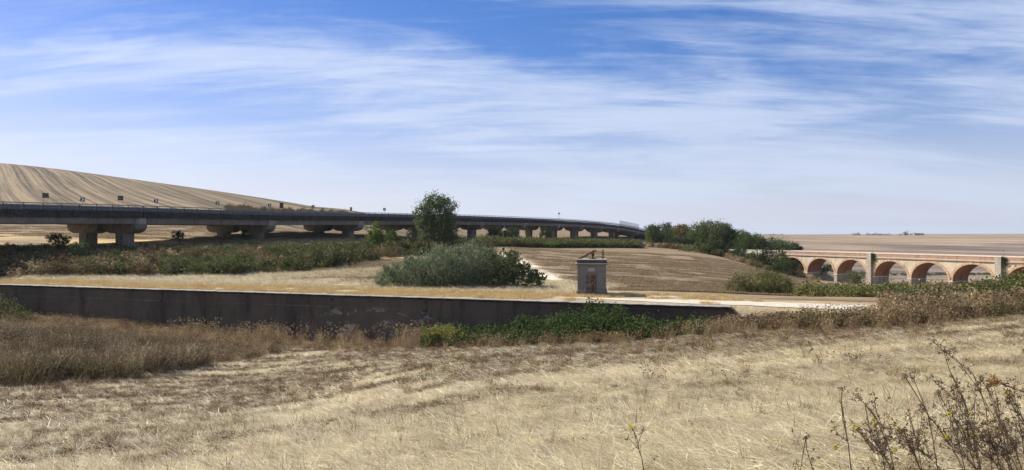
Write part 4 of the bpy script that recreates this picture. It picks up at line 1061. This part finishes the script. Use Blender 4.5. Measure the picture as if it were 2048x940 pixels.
def brush_mesh(name, rg, mat, n=900, size=.11, W=1.0, H=1.0, stems=26):
    P = lobes_points([(0, 0, H * .42, W * .8, W * .8, H * .5)], n, rg, .22, 0.0); V, Fc, v = leaf_arrays(P, size, rg, .22, .7)
    V = list(V); Fc = [tuple(f) for f in Fc]; v = list(v)
    for i in range(stems):
        a = rg.uniform(0, 6.28); q = W * rg.uniform(.2, 1.0); h = H * rg.uniform(.6, 1.25); o = len(V); w = .014
        p0 = np.array([q * .3 * math.cos(a), q * .3 * math.sin(a), 0]); p1 = np.array([q * .7 * math.cos(a), q * .7 * math.sin(a), h * .65]); p2 = np.array([q * math.cos(a + .3), q * math.sin(a + .3), h])
        sd = np.array([-math.sin(a), math.cos(a), 0]) * w
        V += [p0 - sd, p0 + sd, p1 + sd * .8, p1 - sd * .8, p2 + sd * .3, p2 - sd * .3]; v += [rg.uniform(.5, 1)] * 6; Fc += [(o, o + 1, o + 2, o + 3), (o + 3, o + 2, o + 4, o + 5)]
    me = np_mesh(name, np.array(V), np.array(Fc), [mat]); attr(me, 'v', np.array(v, np.float32)); return me

rg = np.random.default_rng(11)
def wedge(n, y0, y1, pw=1.0, ux=.86):
    """random ground points inside (and a little beyond) the visible wedge, denser when nearer"""
    t = rg.uniform(size=n); y = (y0 ** pw + t * (y1 ** pw - y0 ** pw)) ** (1 / pw); x = rg.uniform(-1, 1, n) * (ux * y + 1.5); return x, y
def scat(name, x, y, keep, protos, smin, smax, label, ang=None, angs=6.28, tilt=.12, sink=0.0, zs=None):
    x, y = x[keep], y[keep]; n = len(x)
    z = height(x, y) - sink; rot = np.stack([rg.normal(size=n) * tilt, rg.normal(size=n) * tilt, (rg.uniform(-.5, .5, n) * angs + (0 if ang is None else ang))], 1)
    s_ = rg.uniform(smin, smax, n) if zs is None else zs[keep] * rg.uniform(smin, smax, n)
    return gn_scatter(name, np.stack([x, y, z], 1), rot, s_, rg.integers(0, len(protos), n), protos, label)

# --- straw
flat = [blades('straw_tuft_%d' % i, 38, rg, .34, .40, .014, .97, M['straw'], direction=.0, seg=3, curl=.25) for i in range(6)]
flat_far = [blades('straw_mat_%d' % i, 40, rg, .5, .40, .022, .95, M['straw'], direction=.0, seg=2, curl=.3) for i in range(5)]
x, y = wedge(26000, 3.5, 24, 1.5); a, s = to_as(x, y); b = brown(x, y)
scat('fallen_straw', x, y, rg.uniform(size=len(x)) > b * .93, flat, .65, 1.15, 'bleached fallen straw covering the near field', ang=R(205) + np.float64(0), angs=3.0, tilt=.09)
x, y = wedge(34000, 21, 76, 1.6); a, s = to_as(x, y); b = brown(x, y)
scat('fallen_straw', x, y, (s < -1) & (rg.uniform(size=len(x)) > b * .85), flat_far, .6, 1.15, 'bleached fallen straw in streaks across the middle of the field', ang=R(200), angs=2.2, tilt=.08)
loose = [blades('loose_straw_%d' % i, 5, rg, .3, .55, .011, .9, M['straw'], seg=2, curl=.3) for i in range(4)]
x, y = wedge(6000, 4, 34, 1.4)
scat('loose_straw', x, y, y > 0, loose, .6, 1.2, 'loose long straws lying crosswise over the near field', tilt=.15)
# --- brown weeds in streaks
weed = [blades('weed_tuft_%d' % i, 44, rg, .22, .30, .010, .45, M['brown_grass'], seg=3, curl=.8) for i in range(6)]
x, y = wedge(60000, 4, 74, 1.5); a, s = to_as(x, y); b = brown(x, y)
scat('dead_weeds', x, y, (s < -1) & (b > rg.uniform(.15, .9, len(x))), weed, .35, .85, 'brown dead weeds growing in streaks over the field')
# --- standing stalks over straw
stalk = [blades('stalk_tuft_%d' % i, 9, rg, .10, .40, .008, .16, M['brown_grass'] if i % 2 else M['tan_grass'], seg=3, curl=.45) for i in range(5)]
x, y = wedge(15000, 4, 60, 1.3); a, s = to_as(x, y)
scat('standing_stalks', x, y, (s < -1) & (fbm(x * .35, y * .35, 91) > rg.uniform(.38, .75, len(x))), stalk, .5, 1.15, 'thin upright dry stalks scattered over the straw')
# --- larger tufts
tuft = [blades('tall_tuft_%d' % i, 70, rg, .22, .75, .013, .22, M['tan_grass'] if i % 2 else M['brown_grass'], seg=4, curl=.7, head=.25) for i in range(6)]
x, y = wedge(2200, 19, 70, 1.6); a, s = to_as(x, y); b = brown(x, y)
scat('grass_tufts', x, y, (s < -1) & (b > rg.uniform(0, .6, len(x))) & (fbm(x * .2, y * .2, 95) > .47), tuft, .3, .8, 'tufts of taller brown grass in the field')
# --- field margin: tall grass belt along wall foot and to the right
def pxy(x, y, z=None): return 1024 + F * x / y
x, y = wedge(30000, 36, 84, 1.8, .95); a, s = to_as(x, y); px = pxy(x, y)
edge = np.interp(px, [-300, 0, 300, 450, 600, 800, 1000, 1300, 1500, 1800, 2048, 2400], [-37, -35, -27, -18, -9, -7, -8.5, -8.5, -8, -9, -7.5, -8])
back = np.interp(px, [0, 1300, 1440, 1470, 1740, 1800, 2048], [-.7, -1.0, -1.0, -2.8, -2.8, 0, 2.5])
keep = (s > edge + 2.2 * (fbm(x * .25, y * .25, 41) - .5)) & (s < back)
rightside = keep & (px > 480)
tall = [blades('belt_grass_%d' % i, 60, rg, .34, .85, .017, .16, M['tan_grass'] if i % 3 else M['brown_grass'], seg=3, curl=.6, head=.45) for i in range(6)]
scat('tall_dry_grass', x, y, rightside & (rg.uniform(size=len(x)) < np.interp(px, [480, 900, 1500, 2048], [.35, .6, .6, .6])), tall, .5, 1.05, 'belt of tall tan dry grass along the foot of the wall and field edge', zs=np.interp(px, [480, 850, 960, 1450, 1600], [.5, .6, .85, .9, 1.1]))
scat('belt_scrub', x, y, rightside & (px > 880) & (fbm(x * .22, y * .22, 46) > np.interp(px, [900, 1450, 1800], [.53, .47, .42])) & (rg.uniform(size=len(x)) < .3) & (s > edge + 2), [brush_mesh('belt_scrub_%d' % i, rg, M['scrub_green'] if i % 2 else M['dry_brush'], 420, .12, .9, .9, 8) for i in range(4)], .6, 1.1, 'patches of dark scrub in the grass belt below the wall and path')
# dry reeds
reed = [blades('reed_%d' % i, 34, rg, .35, 1.55, .024, .07, M['tan_grass'], seg=4, curl=.45, head=.7) for i in range(5)]
x2, y2 = wedge(2600, 55, 84, 1.0, .7); a2, s2 = to_as(x2, y2); p2 = pxy(x2, y2)
k2 = (s2 > -6.5) & (s2 < -1.2) & (p2 > 340) & (p2 < 900) & (fbm(x2 * .3, y2 * .3, 47) > np.where(p2 < 640, .36, .44))
scat('dry_reeds', x2, y2, k2 & (rg.uniform(size=len(x2)) < .7), reed, .5, .95, 'tall dry reeds with seed heads standing against the dark wall')
# brush heap at left
brush = [brush_mesh('brush_%d' % i, rg, M['dry_brush'] if i % 3 else M['scrub_brown'], 700) for i in range(6)]
leftside = keep & (px <= 560)
scat('dry_brush', x, y, leftside & (rg.uniform(size=len(x)) < .26) & (s < -5), brush, .8, 1.2, 'tangled grey-brown dry brush heaped in front of the wall at left', zs=(.35 + 1.2 * sstep(.35, .68, fbm(x * .30, y * .30, 48))) * np.interp(s, [-36, -20, -13, -5], [1, 1, .45, .3]))
scat('dry_brush_grass', x, y, leftside & (rg.uniform(size=len(x)) < .5) & ((fbm(x * .30, y * .30, 48) < .52) | (s > -14)), tall, .35, .75, 'dry grass mixed into the brush at left')
# bramble at far left against wall
def patch(px0, px1, s0, s1, n):
    pp = rg.uniform(px0, px1, n); ss = rg.uniform(s0, s1, n); uu = (pp - 1024) / F
    yy = (ss + O2[1] * DS[1]) / (uu * DS[0] + DS[1]); return uu * yy, yy, pp, ss
def thicket(name, label, cat, pts, size, n_each, mat, leaf, r, hfun, kind=None):
    """one continuous thicket: leaves in mounds at each of the given ground points"""
    P = []; rg_ = np.random.default_rng(len(name) * 7 + len(pts[0])); zz = height(pts[0], pts[1])
    for x_, y_, z_, p_, s_ in zip(pts[0], pts[1], zz, pts[2], pts[3]):
        h_ = hfun(p_, s_) * rg_.uniform(.75, 1.12)
        q = lobes_points([(0, 0, h_ * .5, r, r, h_ * .52)], n_each, rg_, .2, .0); q += (x_, y_, z_); P.append(q)
    P = np.concatenate(P); me = leaf_mesh(name, P, leaf, M[mat], rg_, .6, .5); o = bpy.data.objects.new(name, me); COL.objects.link(o); tag(o, label, cat, None, kind); return o
pt = patch(862, 1420, -7.2, -.9, 120)
thicket('bramble_thicket', 'dense green bramble thicket climbing the right half of the dark wall', 'thicket', pt, 1, 420, 'leaf_bramble', .20, 1.15,
        lambda p, s_: float(np.interp(p, [860, 900, 1000, 1120, 1180, 1240, 1330, 1420], [1.6, 1.5, 1.7, 2.6, 3.5, 2.8, 1.3, .9])) * float(np.interp(s_, [-7, -4, -1], [.45, .8, 1.0])))
pt = patch(858, 915, -6.5, -2.5, 9)
thicket('yellow_bush', 'yellowing bush with orange tips at the left end of the bramble thicket', 'bush', pt, 1, 420, 'leaf_yellow', .17, .7, lambda p, s_: 1.9)
pt = patch(-120, 48, -8, -1.0, 26)
thicket('bramble_bush', 'dark bramble bush tumbling down against the wall at the left edge', 'bush', pt, 1, 330, 'scrub_green', .2, 1.1, lambda p, s_: float(np.interp(p, [-100, 0, 48], [3.0, 2.2, .7])))
# thicket before the path (right of the wall end) and the long hedge to the right
def region(px0, px1, y0, y1, n, ux=.95):
    xx = rg.uniform(-ux, ux, n * 12); yy = rg.uniform(y0, y1, n * 12); pp = 1024 + F * xx; xx = xx * yy; aa, ss = to_as(xx, yy)
    k_ = (pp > px0) & (pp < px1); return xx[k_][:n], yy[k_][:n], pp[k_][:n], ss[k_][:n]
def filt(t, m): return tuple(q[m] for q in t)
pt = patch(1440, 1800, -5.5, .1, 70)
thicket('green_bramble', 'low dark green bramble mound below the pale path', 'thicket', filt(pt, (pt[2] > 1470) & (pt[2] < 1735) & (pt[3] < -2.4)), 1, 330, 'scrub_green', .18, 1.0, lambda p, s_: .75)
thicket('brown_bramble', 'brown dried undergrowth between the wall end and the pale path', 'undergrowth', filt(pt, (pt[3] < -2.2)), 1, 200, 'scrub_brown', .16, 1.0, lambda p, s_: .55)
hedge_p = patch(1785, 2300, -3.5, 12, 150)
thicket('hedge', 'long untidy green and brown hedge on the right in front of the brick viaduct', 'hedge', hedge_p, 1, 330, 'scrub_green', .2, 1.25, lambda p, s_: float(np.interp(p, [1785, 1850, 1950, 2048, 2200], [.8, 1.1, 1.25, 1.9, 2.3])))
hp = region(1590, 2300, 76, 112, 170)
thicket('olive_hedge', 'olive and rust coloured hedge behind the pale path, below the arches', 'hedge', hp, 1, 330, 'olive', .26, 1.8, lambda p, s_: float(np.interp(p, [1590, 1640, 1700, 1760, 2000, 2100], [.8, 1.1, 1.25, 1.3, 1.5, 2.4])))
hp = region(1780, 2100, 70, 84, 24)
thicket('dead_hedge', 'grey-brown dry shrubs mixed in front of the olive hedge', 'hedge', hp, 1, 300, 'dry_brush', .22, 1.2, lambda p, s_: 1.2)
gp = patch(1780, 2300, -7, 1.5, 420)
scat('hedge_scrub', *[np.concatenate([q]) for q in patch(1775, 2300, -7.5, 2.0, 330)[:2]], np.ones(330, bool), [brush_mesh('hedge_scrub_%d' % i, rg, M[('scrub_green', 'dry_brush', 'olive')[i % 3]], 420, .13, .9, .9, 8) for i in range(6)], .8, 1.5, 'grey and green shrubs mixed into the hedge at right')
scat('hedge_grass', gp[0], gp[1], np.ones(len(gp[0]), bool), tall, .8, 1.5, 'tall dry grass in front of the hedge at right')
# --- golden grass on the platform behind the wall
short = [blades('platform_grass_%d' % i, 50, rg, .5, .26, .020, .35, M['gold_grass'], seg=2, curl=.6) for i in range(4)]
aa = rg.uniform(-115, 22, 15000); ss = .25 + rg.uniform(0, 1, 15000) ** 1.1 * 9.5; xx, yy = to_xy(aa, ss)
scat('platform_grass', xx, yy, (fbm(xx * .4, yy * .4, 51) > np.where(aa > 3, np.where(ss < 4.6, .68, .45), .36)), short, .5, 1.2, 'short golden grass on the terrace behind the wall')
aa = rg.uniform(-75, 6, 9000); ss = rg.uniform(6, 28, 9000); xx, yy = to_xy(aa, ss)
mats = [blades('terrace_straw_%d' % i, 36, rg, .8, .8, .03, .82, M['straw'], direction=0, seg=2, curl=.3) for i in range(4)]
scat('terrace_straw', xx, yy, (yy < 104) & (fbm(xx * .05 + yy * .02, (yy + .1 * xx) * .9, 14) > .46), mats, .6, 1.1, 'bleached straw on the terrace left of the willow thicket', ang=R(180), angs=2.5, tilt=.05)
# --- stubble standing in drill rows on the terrace field
TRK = (at(1012, 512, 165), at(1165, 588, 76)); M['stubble'] = leafmat('cut_stubble', (.20, .14, .075), (.42, .32, .185), (.56, .46, .29), .3)
def stub_row(name, mat, L=3.0, n=80, h=.17, w=.032):
    V = []; Fc = []; vv = []
    for i in range(n):
        x_ = rg.uniform(-L / 2, L / 2); y_ = rg.normal() * .06; hh = h * rg.uniform(.5, 1.3); o_ = len(V); a_ = rg.uniform(0, 3.14); dx, dy = math.cos(a_) * w / 2, math.sin(a_) * w / 2
        lx, ly = rg.normal() * .05, rg.normal() * .05; V += [(x_ - dx, y_ - dy, -.02), (x_ + dx, y_ + dy, -.02), (x_ + dx * .5 + lx, y_ + ly, hh), (x_ - dx * .5 + lx, y_ + ly, hh)]; vv += [rg.uniform()] * 4; Fc.append((o_, o_ + 1, o_ + 2, o_ + 3))
    me = np_mesh(name, np.array(V), np.array(Fc), [mat]); attr(me, 'v', np.array(vv, np.float32)); return me
rows = [stub_row('stubble_row_%d' % i, M['stubble']) for i in range(5)]
yy = 80 + np.floor(rg.uniform(0, 1, 22000) ** 1.2 * 95) * 1.25; pp = rg.uniform(-200, 1620, 22000); xx = (pp - 1024) / F * yy; aa, ss = to_as(xx, yy)
yy = yy + .8 * np.sin(xx * .05) - xx * .04
kk = (np.abs((xx - TRK[0].x) * (TRK[1].y - TRK[0].y) - (yy - TRK[0].y) * (TRK[1].x - TRK[0].x)) / (TRK[1] - TRK[0]).length > 3.2) & (ss > 10) & (((pp > 1000) & (yy < 200)) | ((pp < 1000) & (pp > 560) & (yy < 118) & (ss > 14)) | ((pp < 700) & (yy > 150))) & (fbm(xx * .12, yy * .3, 97) > .44)
scat('stubble', xx, yy, kk, rows, .7, 1.4, 'cut stubble standing in rows on the tan field', ang=-.04, angs=.08, tilt=.02)
# --- scrub on the bank under the concrete viaduct
bushes_g = [brush_mesh('scrub_bush_%d' % i, rg, M['scrub_green'], 420, .26, 1.0, 1.0, 6) for i in range(4)]
bushes_b = [brush_mesh('scrub_brown_%d' % i, rg, M['scrub_brown'], 380, .26, 1.0, 1.0, 14) for i in range(4)]
bushes_t = [brush_mesh('scrub_tan_%d' % i, rg, M['tan_grass'], 300, .28, 1.0, .8, 14) for i in range(2)]
pxs = rg.uniform(-300, 985, 9000); lo = np.interp(pxs, [-300, 0, 200, 450, 600, 680, 800, 900, 985], [99, 99, 101, 102, 106, 111, 126, 138, 175]); hi = np.interp(pxs, [-300, 0, 300, 600, 850, 985], [122, 124, 134, 156, 168, 215])
Ys = lo + rg.uniform(0, 1, 9000) ** .9 * (hi - lo); xx = (pxs - 1024) / F * Ys
green = (fbm(xx * .11, Ys * .16, 66) - .5) * 1.9 + .5 + np.interp(pxs, [-300, 150, 400, 580, 640, 800, 985], [-.16, -.14, .0, .04, .2, .06, .2]); dens = rg.uniform(size=9000) < .20
scat('green_scrub', xx, Ys, dens & (green > .60), bushes_g, .9, 2.6, 'green scrub covering the bank below the concrete viaduct', zs=np.interp(pxs, [0, 500, 620, 760, 985], [.7, .85, 1.1, 1.05, 1.1]) * np.interp((Ys - lo) / (hi - lo), [0, .5, 1], [1, .85, .4]))
scat('brown_scrub', xx, Ys, dens & (green <= .62), bushes_b + bushes_t + bushes_g[:1], .8, 2.1, 'brown dry scrub covering the bank below the concrete viaduct', zs=np.interp((Ys - lo) / (hi - lo), [0, .5, 1], [1, .85, .4]))
# hedge band below the viaduct, middle
pxs = rg.uniform(960, 1275, 900); lo = np.interp(pxs, [960, 1100, 1275], [198, 204, 236]); Ys = lo + rg.uniform(0, 16, 900); xx = (pxs - 1024) / F * Ys
scat('viaduct_hedge', xx, Ys, Ys > 0, [brush_mesh('vh_%d' % i, rg, M['leaf_bright'] if i == 0 else M['olive'] if i == 1 else M['scrub_green'], 420, .4, 1.2, 1.0, 4) for i in range(4)], 1.2, 2.0, 'yellow-green hedge below the middle of the concrete viaduct')
# bank along old road
Ys = rg.uniform(196, 262, 900); pxs = np.interp(Ys, [196, 214, 235, 262], [1590, 1520, 1440, 1330]) + rg.uniform(-60, 14, 900); xx = (pxs - 1024) / F * Ys
scat('bank_scrub', xx, Ys, rg.uniform(size=900) < .5, bushes_t + bushes_b[:2], .9, 1.7, 'tan dry scrub on the bank of the old road')
pxs = rg.uniform(1530, 1640, 110); Ys = rg.uniform(196, 216, 110); xx = (pxs - 1024) / F * Ys
scat('bank_foot_scrub', xx, Ys, Ys > 0, bushes_t + bushes_b + bushes_g[:2], .8, 1.5, 'brown and green scrub at the foot of the first brick arches')
# roadside scrub under the hill crest
pxs = rg.uniform(455, 690, 500); Ys = rg.uniform(240, 275, 500); xx = (pxs - 1024) / F * Ys
scat('roadside_scrub', xx, Ys, rg.uniform(size=500) < np.interp(pxs, [455, 480, 550, 560, 690], [.3, .9, .9, .5, .7]), bushes_g[:2] + bushes_b, 1.2, 2.4, 'dry and dark scrub along the road below the hill crest')
# river scrub seen through the arches, and dots on the far fields
pxs = rg.uniform(1560, 2200, 500); Ys = rg.uniform(395, 412, 500); xx = (pxs - 1024) / F * Ys
scat('river_scrub', xx, Ys, Ys > 0, bushes_g, .5, 1.2, 'dark line of scrub seen through the brick arches')
def far_tree(px, Y, w, h, label, grp=None):
    x_ = (px - 1024) / F * Y; z_ = gz(x_, Y) - .8; root = empty('far_tree', (x_, Y, z_)); tag(root, label, 'tree', grp); rg_ = np.random.default_rng(int(px))
    P = lobes_points([(0, 0, h * .5, w * .5, w * .4, h * .5), (w * .25, 0, h * .4, w * .35, w * .3, h * .35)], 260, rg_, .25, 0); me = leaf_mesh('crown', P, h * .22, M['far_green'], rg_)
    o = bpy.data.objects.new('crown', me); COL.objects.link(o); o.parent = root
    MB().tube([(0, 0, -1), (0, 0, h * .5)], .35, .2, 5).build('trunk', M['bark'], root)
random.seed(9)
OW = ['leftmost', 'second', 'third', 'fourth', 'fifth', 'sixth', 'seventh', 'eighth', 'ninth', 'tenth', 'eleventh', 'twelfth', 'last']
for q, px in enumerate([1708, 1716, 1736, 1744, 1751, 1760, 1768, 1776, 1800, 1811, 1825, 1840, 1845]):
    far_tree(px, 1480, random.uniform(8, 13), random.uniform(3.5, 5.5) + (3 if px == 1811 else 0), 'tallest of the tiny dark trees on the far right skyline' if px == 1811 else 'tiny dark tree on the far right skyline, %s of the row from the left' % OW[q], 'trees on the far right skyline')
for q, px in enumerate([1516, 1523, 1531, 1539, 1547, 1555, 1563]):
    far_tree(px, 1480, random.uniform(7, 12), random.uniform(2.5, 3.8), 'tiny tree on the skyline right of the grove, %s of the row from the left' % OW[q], 'trees on the skyline right of the grove')
def farm():
    Y = 1470; x_ = (1833 - 1024) / F * Y; root = empty('farmhouse', (x_, Y, gz(x_, Y) - .5)); tag(root, 'tiny white farmhouse on the far right skyline among trees', 'house')
    MB().box((0, 0, 1.8), (12, 7, 3.4)).build('wall', M['concrete_pale'], root)
    MB().prism([(-6.4, 3.5), (6.4, 3.5), (5.6, 4.6), (-5.6, 4.6)][::-1], 7.8, Matrix.Translation((0, -3.9, 0))).build('roof', M['brick'], root)
    for xx in (-5, 0, 5): MB().box((xx, -3.52, 1.7), (1, .1, 1.2)).build('window', M['glass'], root)
farm()

# ---------------------------------------------------------------- foreground weeds
def weed_plant(label, Y, line, branches, flowers=(), group=None, seed=1, dense=1.0, clump=None):
    """line: photo pixels down the main stem from the tip; branches: other pixel lines; the root goes on down to the ground"""
    rg_ = random.Random(seed); pts = [at(px, py, Y + .12 * i) for i, (px, py) in enumerate(line)]
    low = pts[-1]; d = (pts[-1] - pts[-2]).normalized(); gx, gy = low.x + d.x * .5, low.y + .15
    g = gz(gx, gy); pts.append(Vector(((low.x + gx) / 2 + .02, gy - .05, (low.z + g) / 2))); pts.append(Vector((gx, gy, g - .03)))
    base = pts[-1]; root = empty('tall_weed', base); tag(root, label, 'weed', group); L = lambda p: p - base
    m = MB(); m.tube([L(p) for p in pts], .0018, .0042, 5); stems = [pts]
    for b in branches:
        bp = [at(px, py, Y + rg_.uniform(-.1, .15)) for px, py in b]
        near = min(pts, key=lambda q: (q - bp[-1]).length)
        bp.append(near); m.tube([L(p) for p in bp], .0013, .003, 4); stems.append(bp)
    def along(P, t):
        n = len(P) - 1; i = min(int(t * n), n - 1); return P[i].lerp(P[i + 1], t * n - i)
    buds = []
    for si, P in enumerate(list(stems)):
        ln = sum((P[i + 1] - P[i]).length for i in range(len(P) - 1)); 
        for k in range(int(ln * 10 * dense)):
            t = rg_.uniform(.02, .8); p = along(P, t); l = rg_.uniform(.03, .14) * (.5 + t)
            q = p + Vector((rg_.uniform(-1, 1), rg_.uniform(-.7, .7), rg_.uniform(.1, 1.0))).normalized() * l
            m.tube([L(p), L(q)], .0012, .0009, 3); buds.append(q)
            if rg_.random() < .5: buds.append(p + Vector((rg_.uniform(-.012, .012), 0, .005)))
        buds += [P[0], P[0] + Vector((.012, 0, .008)), P[0] + Vector((-.01, .01, -.015))]
    m.build('stem', M['stem'], root)
    nr = np.random.default_rng(seed)
    if buds:
        B = np.array([list(L(b)) for b in buds]); P = np.repeat(B, 8, 0) + nr.normal(size=(len(B) * 8, 3)) * .0055
        o = bpy.data.objects.new('seed_heads', leaf_mesh('seed_heads', P, .0135, M['bud'], nr, .45, .5)); COL.objects.link(o); o.parent = root; o['kind'] = 'stuff'
    for (fx, fy) in flowers:
        c = at(fx, fy, Y + .02); fm = MB(); n = 11; tl = Vector((rg_.uniform(-.3, .3), -.8, .6)).normalized(); e1 = tl.orthogonal().normalized(); e2 = tl.cross(e1)
        for k in range(n):
            a_ = 2 * math.pi * k / n; r = e1 * math.cos(a_) + e2 * math.sin(a_); sd = tl.cross(r); R_ = .0155
            fm.add([L(c) + r * .002, L(c) + r * R_ * .6 + sd * .0042 + tl * .003, L(c) + r * R_ + tl * .002, L(c) + r * R_ * .6 - sd * .0042 + tl * .003], [(0, 1, 2, 3)])
        fl = fm.build('flower', M['petal'], root); attr(fl.data, 'v', np.full(len(fl.data.vertices), .5, np.float32))
        near = min((p for P in stems for p in [along(P, q / 20) for q in range(21)]), key=lambda q: (q - c).length)
        MB().tube([L(near), L(c) - tl * .004], .0016, .0014, 4).build('flower_stalk', M['stem'], root)
    if clump:
        c = at(*clump, Y); P = np.array(list(L(c))) + nr.normal(size=(120, 3)) * .013; o = bpy.data.objects.new('dry_flower_head', leaf_mesh('dry_flower_head', P, .02, M['rust_clump'], nr)); COL.objects.link(o); o.parent = root
    return root
weed_plant('lone dark weed with one yellow flower at the bottom edge, right of centre', 4.2, [(1266, 857), (1276, 884), (1278, 900), (1284, 918), (1288, 945)], [[(1285, 862), (1278, 882)], [(1255, 875), (1277, 898)]], [(1261, 853)], seed=2, dense=.5)
weed_plant('upright dark weed, leftmost tall stem of the bottom right clump', 4.3, [(1685, 776), (1682, 800), (1686, 840), (1696, 885), (1703, 945)], [[(1668, 857), (1675, 868), (1696, 885)]], [(1671, 895)], seed=3)
weed_plant('short dark weed at the far left of the bottom right clump', 4.3, [(1612, 872), (1613, 895), (1621, 925), (1630, 950)], [[(1593, 925), (1600, 945)]], [], seed=4)
weed_plant('arching weed whose tip reaches highest in the bottom right clump', 4.6, [(1867, 684), (1887, 702), (1918, 725), (1946, 748), (1960, 780), (1972, 818), (1978, 870), (1984, 945)], [[(1906, 698), (1887, 703)], [(1960, 760), (1962, 785)]], [(1987, 842)], seed=5, dense=1.3)
weed_plant('dark weed running just below the highest arching stem', 4.5, [(1887, 702), (1899, 740), (1920, 780), (1934, 820), (1946, 870), (1960, 945)], [[(1878, 762), (1925, 790)], [(1860, 755), (1890, 782), (1930, 812)]], [(1940, 829), (1943, 871), (1925, 858)], seed=6, dense=1.4)
weed_plant('thin curved weed with a bent tip, left of the arching stems', 4.4, [(1810, 753), (1826, 755), (1838, 784), (1856, 830), (1866, 880), (1876, 945)], [[(1842, 812), (1855, 826)]], [(1893, 875)], seed=7, dense=.9)
weed_plant('dark weed with a yellow flower, second from the left in the clump', 4.2, [(1713, 794), (1730, 808), (1748, 828), (1762, 858), (1778, 895), (1790, 945)], [[(1749, 800), (1752, 822), (1768, 860)], [(1710, 856), (1730, 880), (1748, 905)]], [(1710, 854), (1790, 900)], seed=8, dense=1.5)
weed_plant('weed with an orange dry flower head at the right edge', 4.2, [(1988, 763), (2010, 771), (2047, 784), (2090, 810), (2110, 900), (2115, 960)], [[(2020, 760), (2030, 776)]], [], seed=9, clump=(1988, 763))
rr = random.Random(21)
ORD = ['leftmost', 'second', 'third', 'fourth', 'fifth', 'sixth', 'seventh', 'eighth', 'ninth', 'tenth', 'eleventh', 'twelfth', 'thirteenth', 'fourteenth', 'fifteenth', 'sixteenth', 'seventeenth', 'eighteenth', 'nineteenth', 'twentieth', 'twenty-first', 'rightmost']
bxs = sorted(rr.uniform(1770, 2085) if i > 5 else rr.uniform(1930, 2085) for i in range(22))
for i, bx in enumerate(bxs):
    lean = rr.uniform(20, 95); top = rr.uniform(750, 880) if bx > 1930 else rr.uniform(815, 890)
    line = [(bx - lean, top), (bx - lean * .65, top + 35), (bx - lean * .3, (top + 940) / 2 + 15), (bx, 945)]
    br = [[(line[1][0] + rr.uniform(-34, 30), line[1][1] - rr.uniform(5, 36)), line[2]] for _ in range(4)]
    fl = [(line[0][0] + rr.uniform(-4, 4), line[0][1] + 3)] if i % 3 == 0 else []
    weed_plant('thin dark weed in the corner clump at bottom right, %s from the left' % ORD[i] if 0 < i < 21 else 'thin dark weed at the %s edge of the corner clump at bottom right' % ('left' if i == 0 else 'right'), rr.uniform(3.9, 4.9), line, br, fl, 'weeds in the bottom right clump', seed=40 + i, dense=1.15)

# ---------------------------------------------------------------- air
def build_haze():
    t = bpy.data.materials.new('haze'); t.use_nodes = True; n = t.node_tree; n.nodes.clear()
    v = n.nodes.new('ShaderNodeVolumePrincipled'); v.inputs['Color'].default_value = (.86, .92, 1, 1); v.inputs['Density'].default_value = .00006; v.inputs['Anisotropy'].default_value = .3
    o = n.nodes.new('ShaderNodeOutputMaterial'); n.links.new(v.outputs[0], o.inputs['Volume'])
    ob = MB().box((0, 3100, 22), (12600, 7400, 106)).build('haze', t); ob['kind'] = 'stuff'
build_haze()
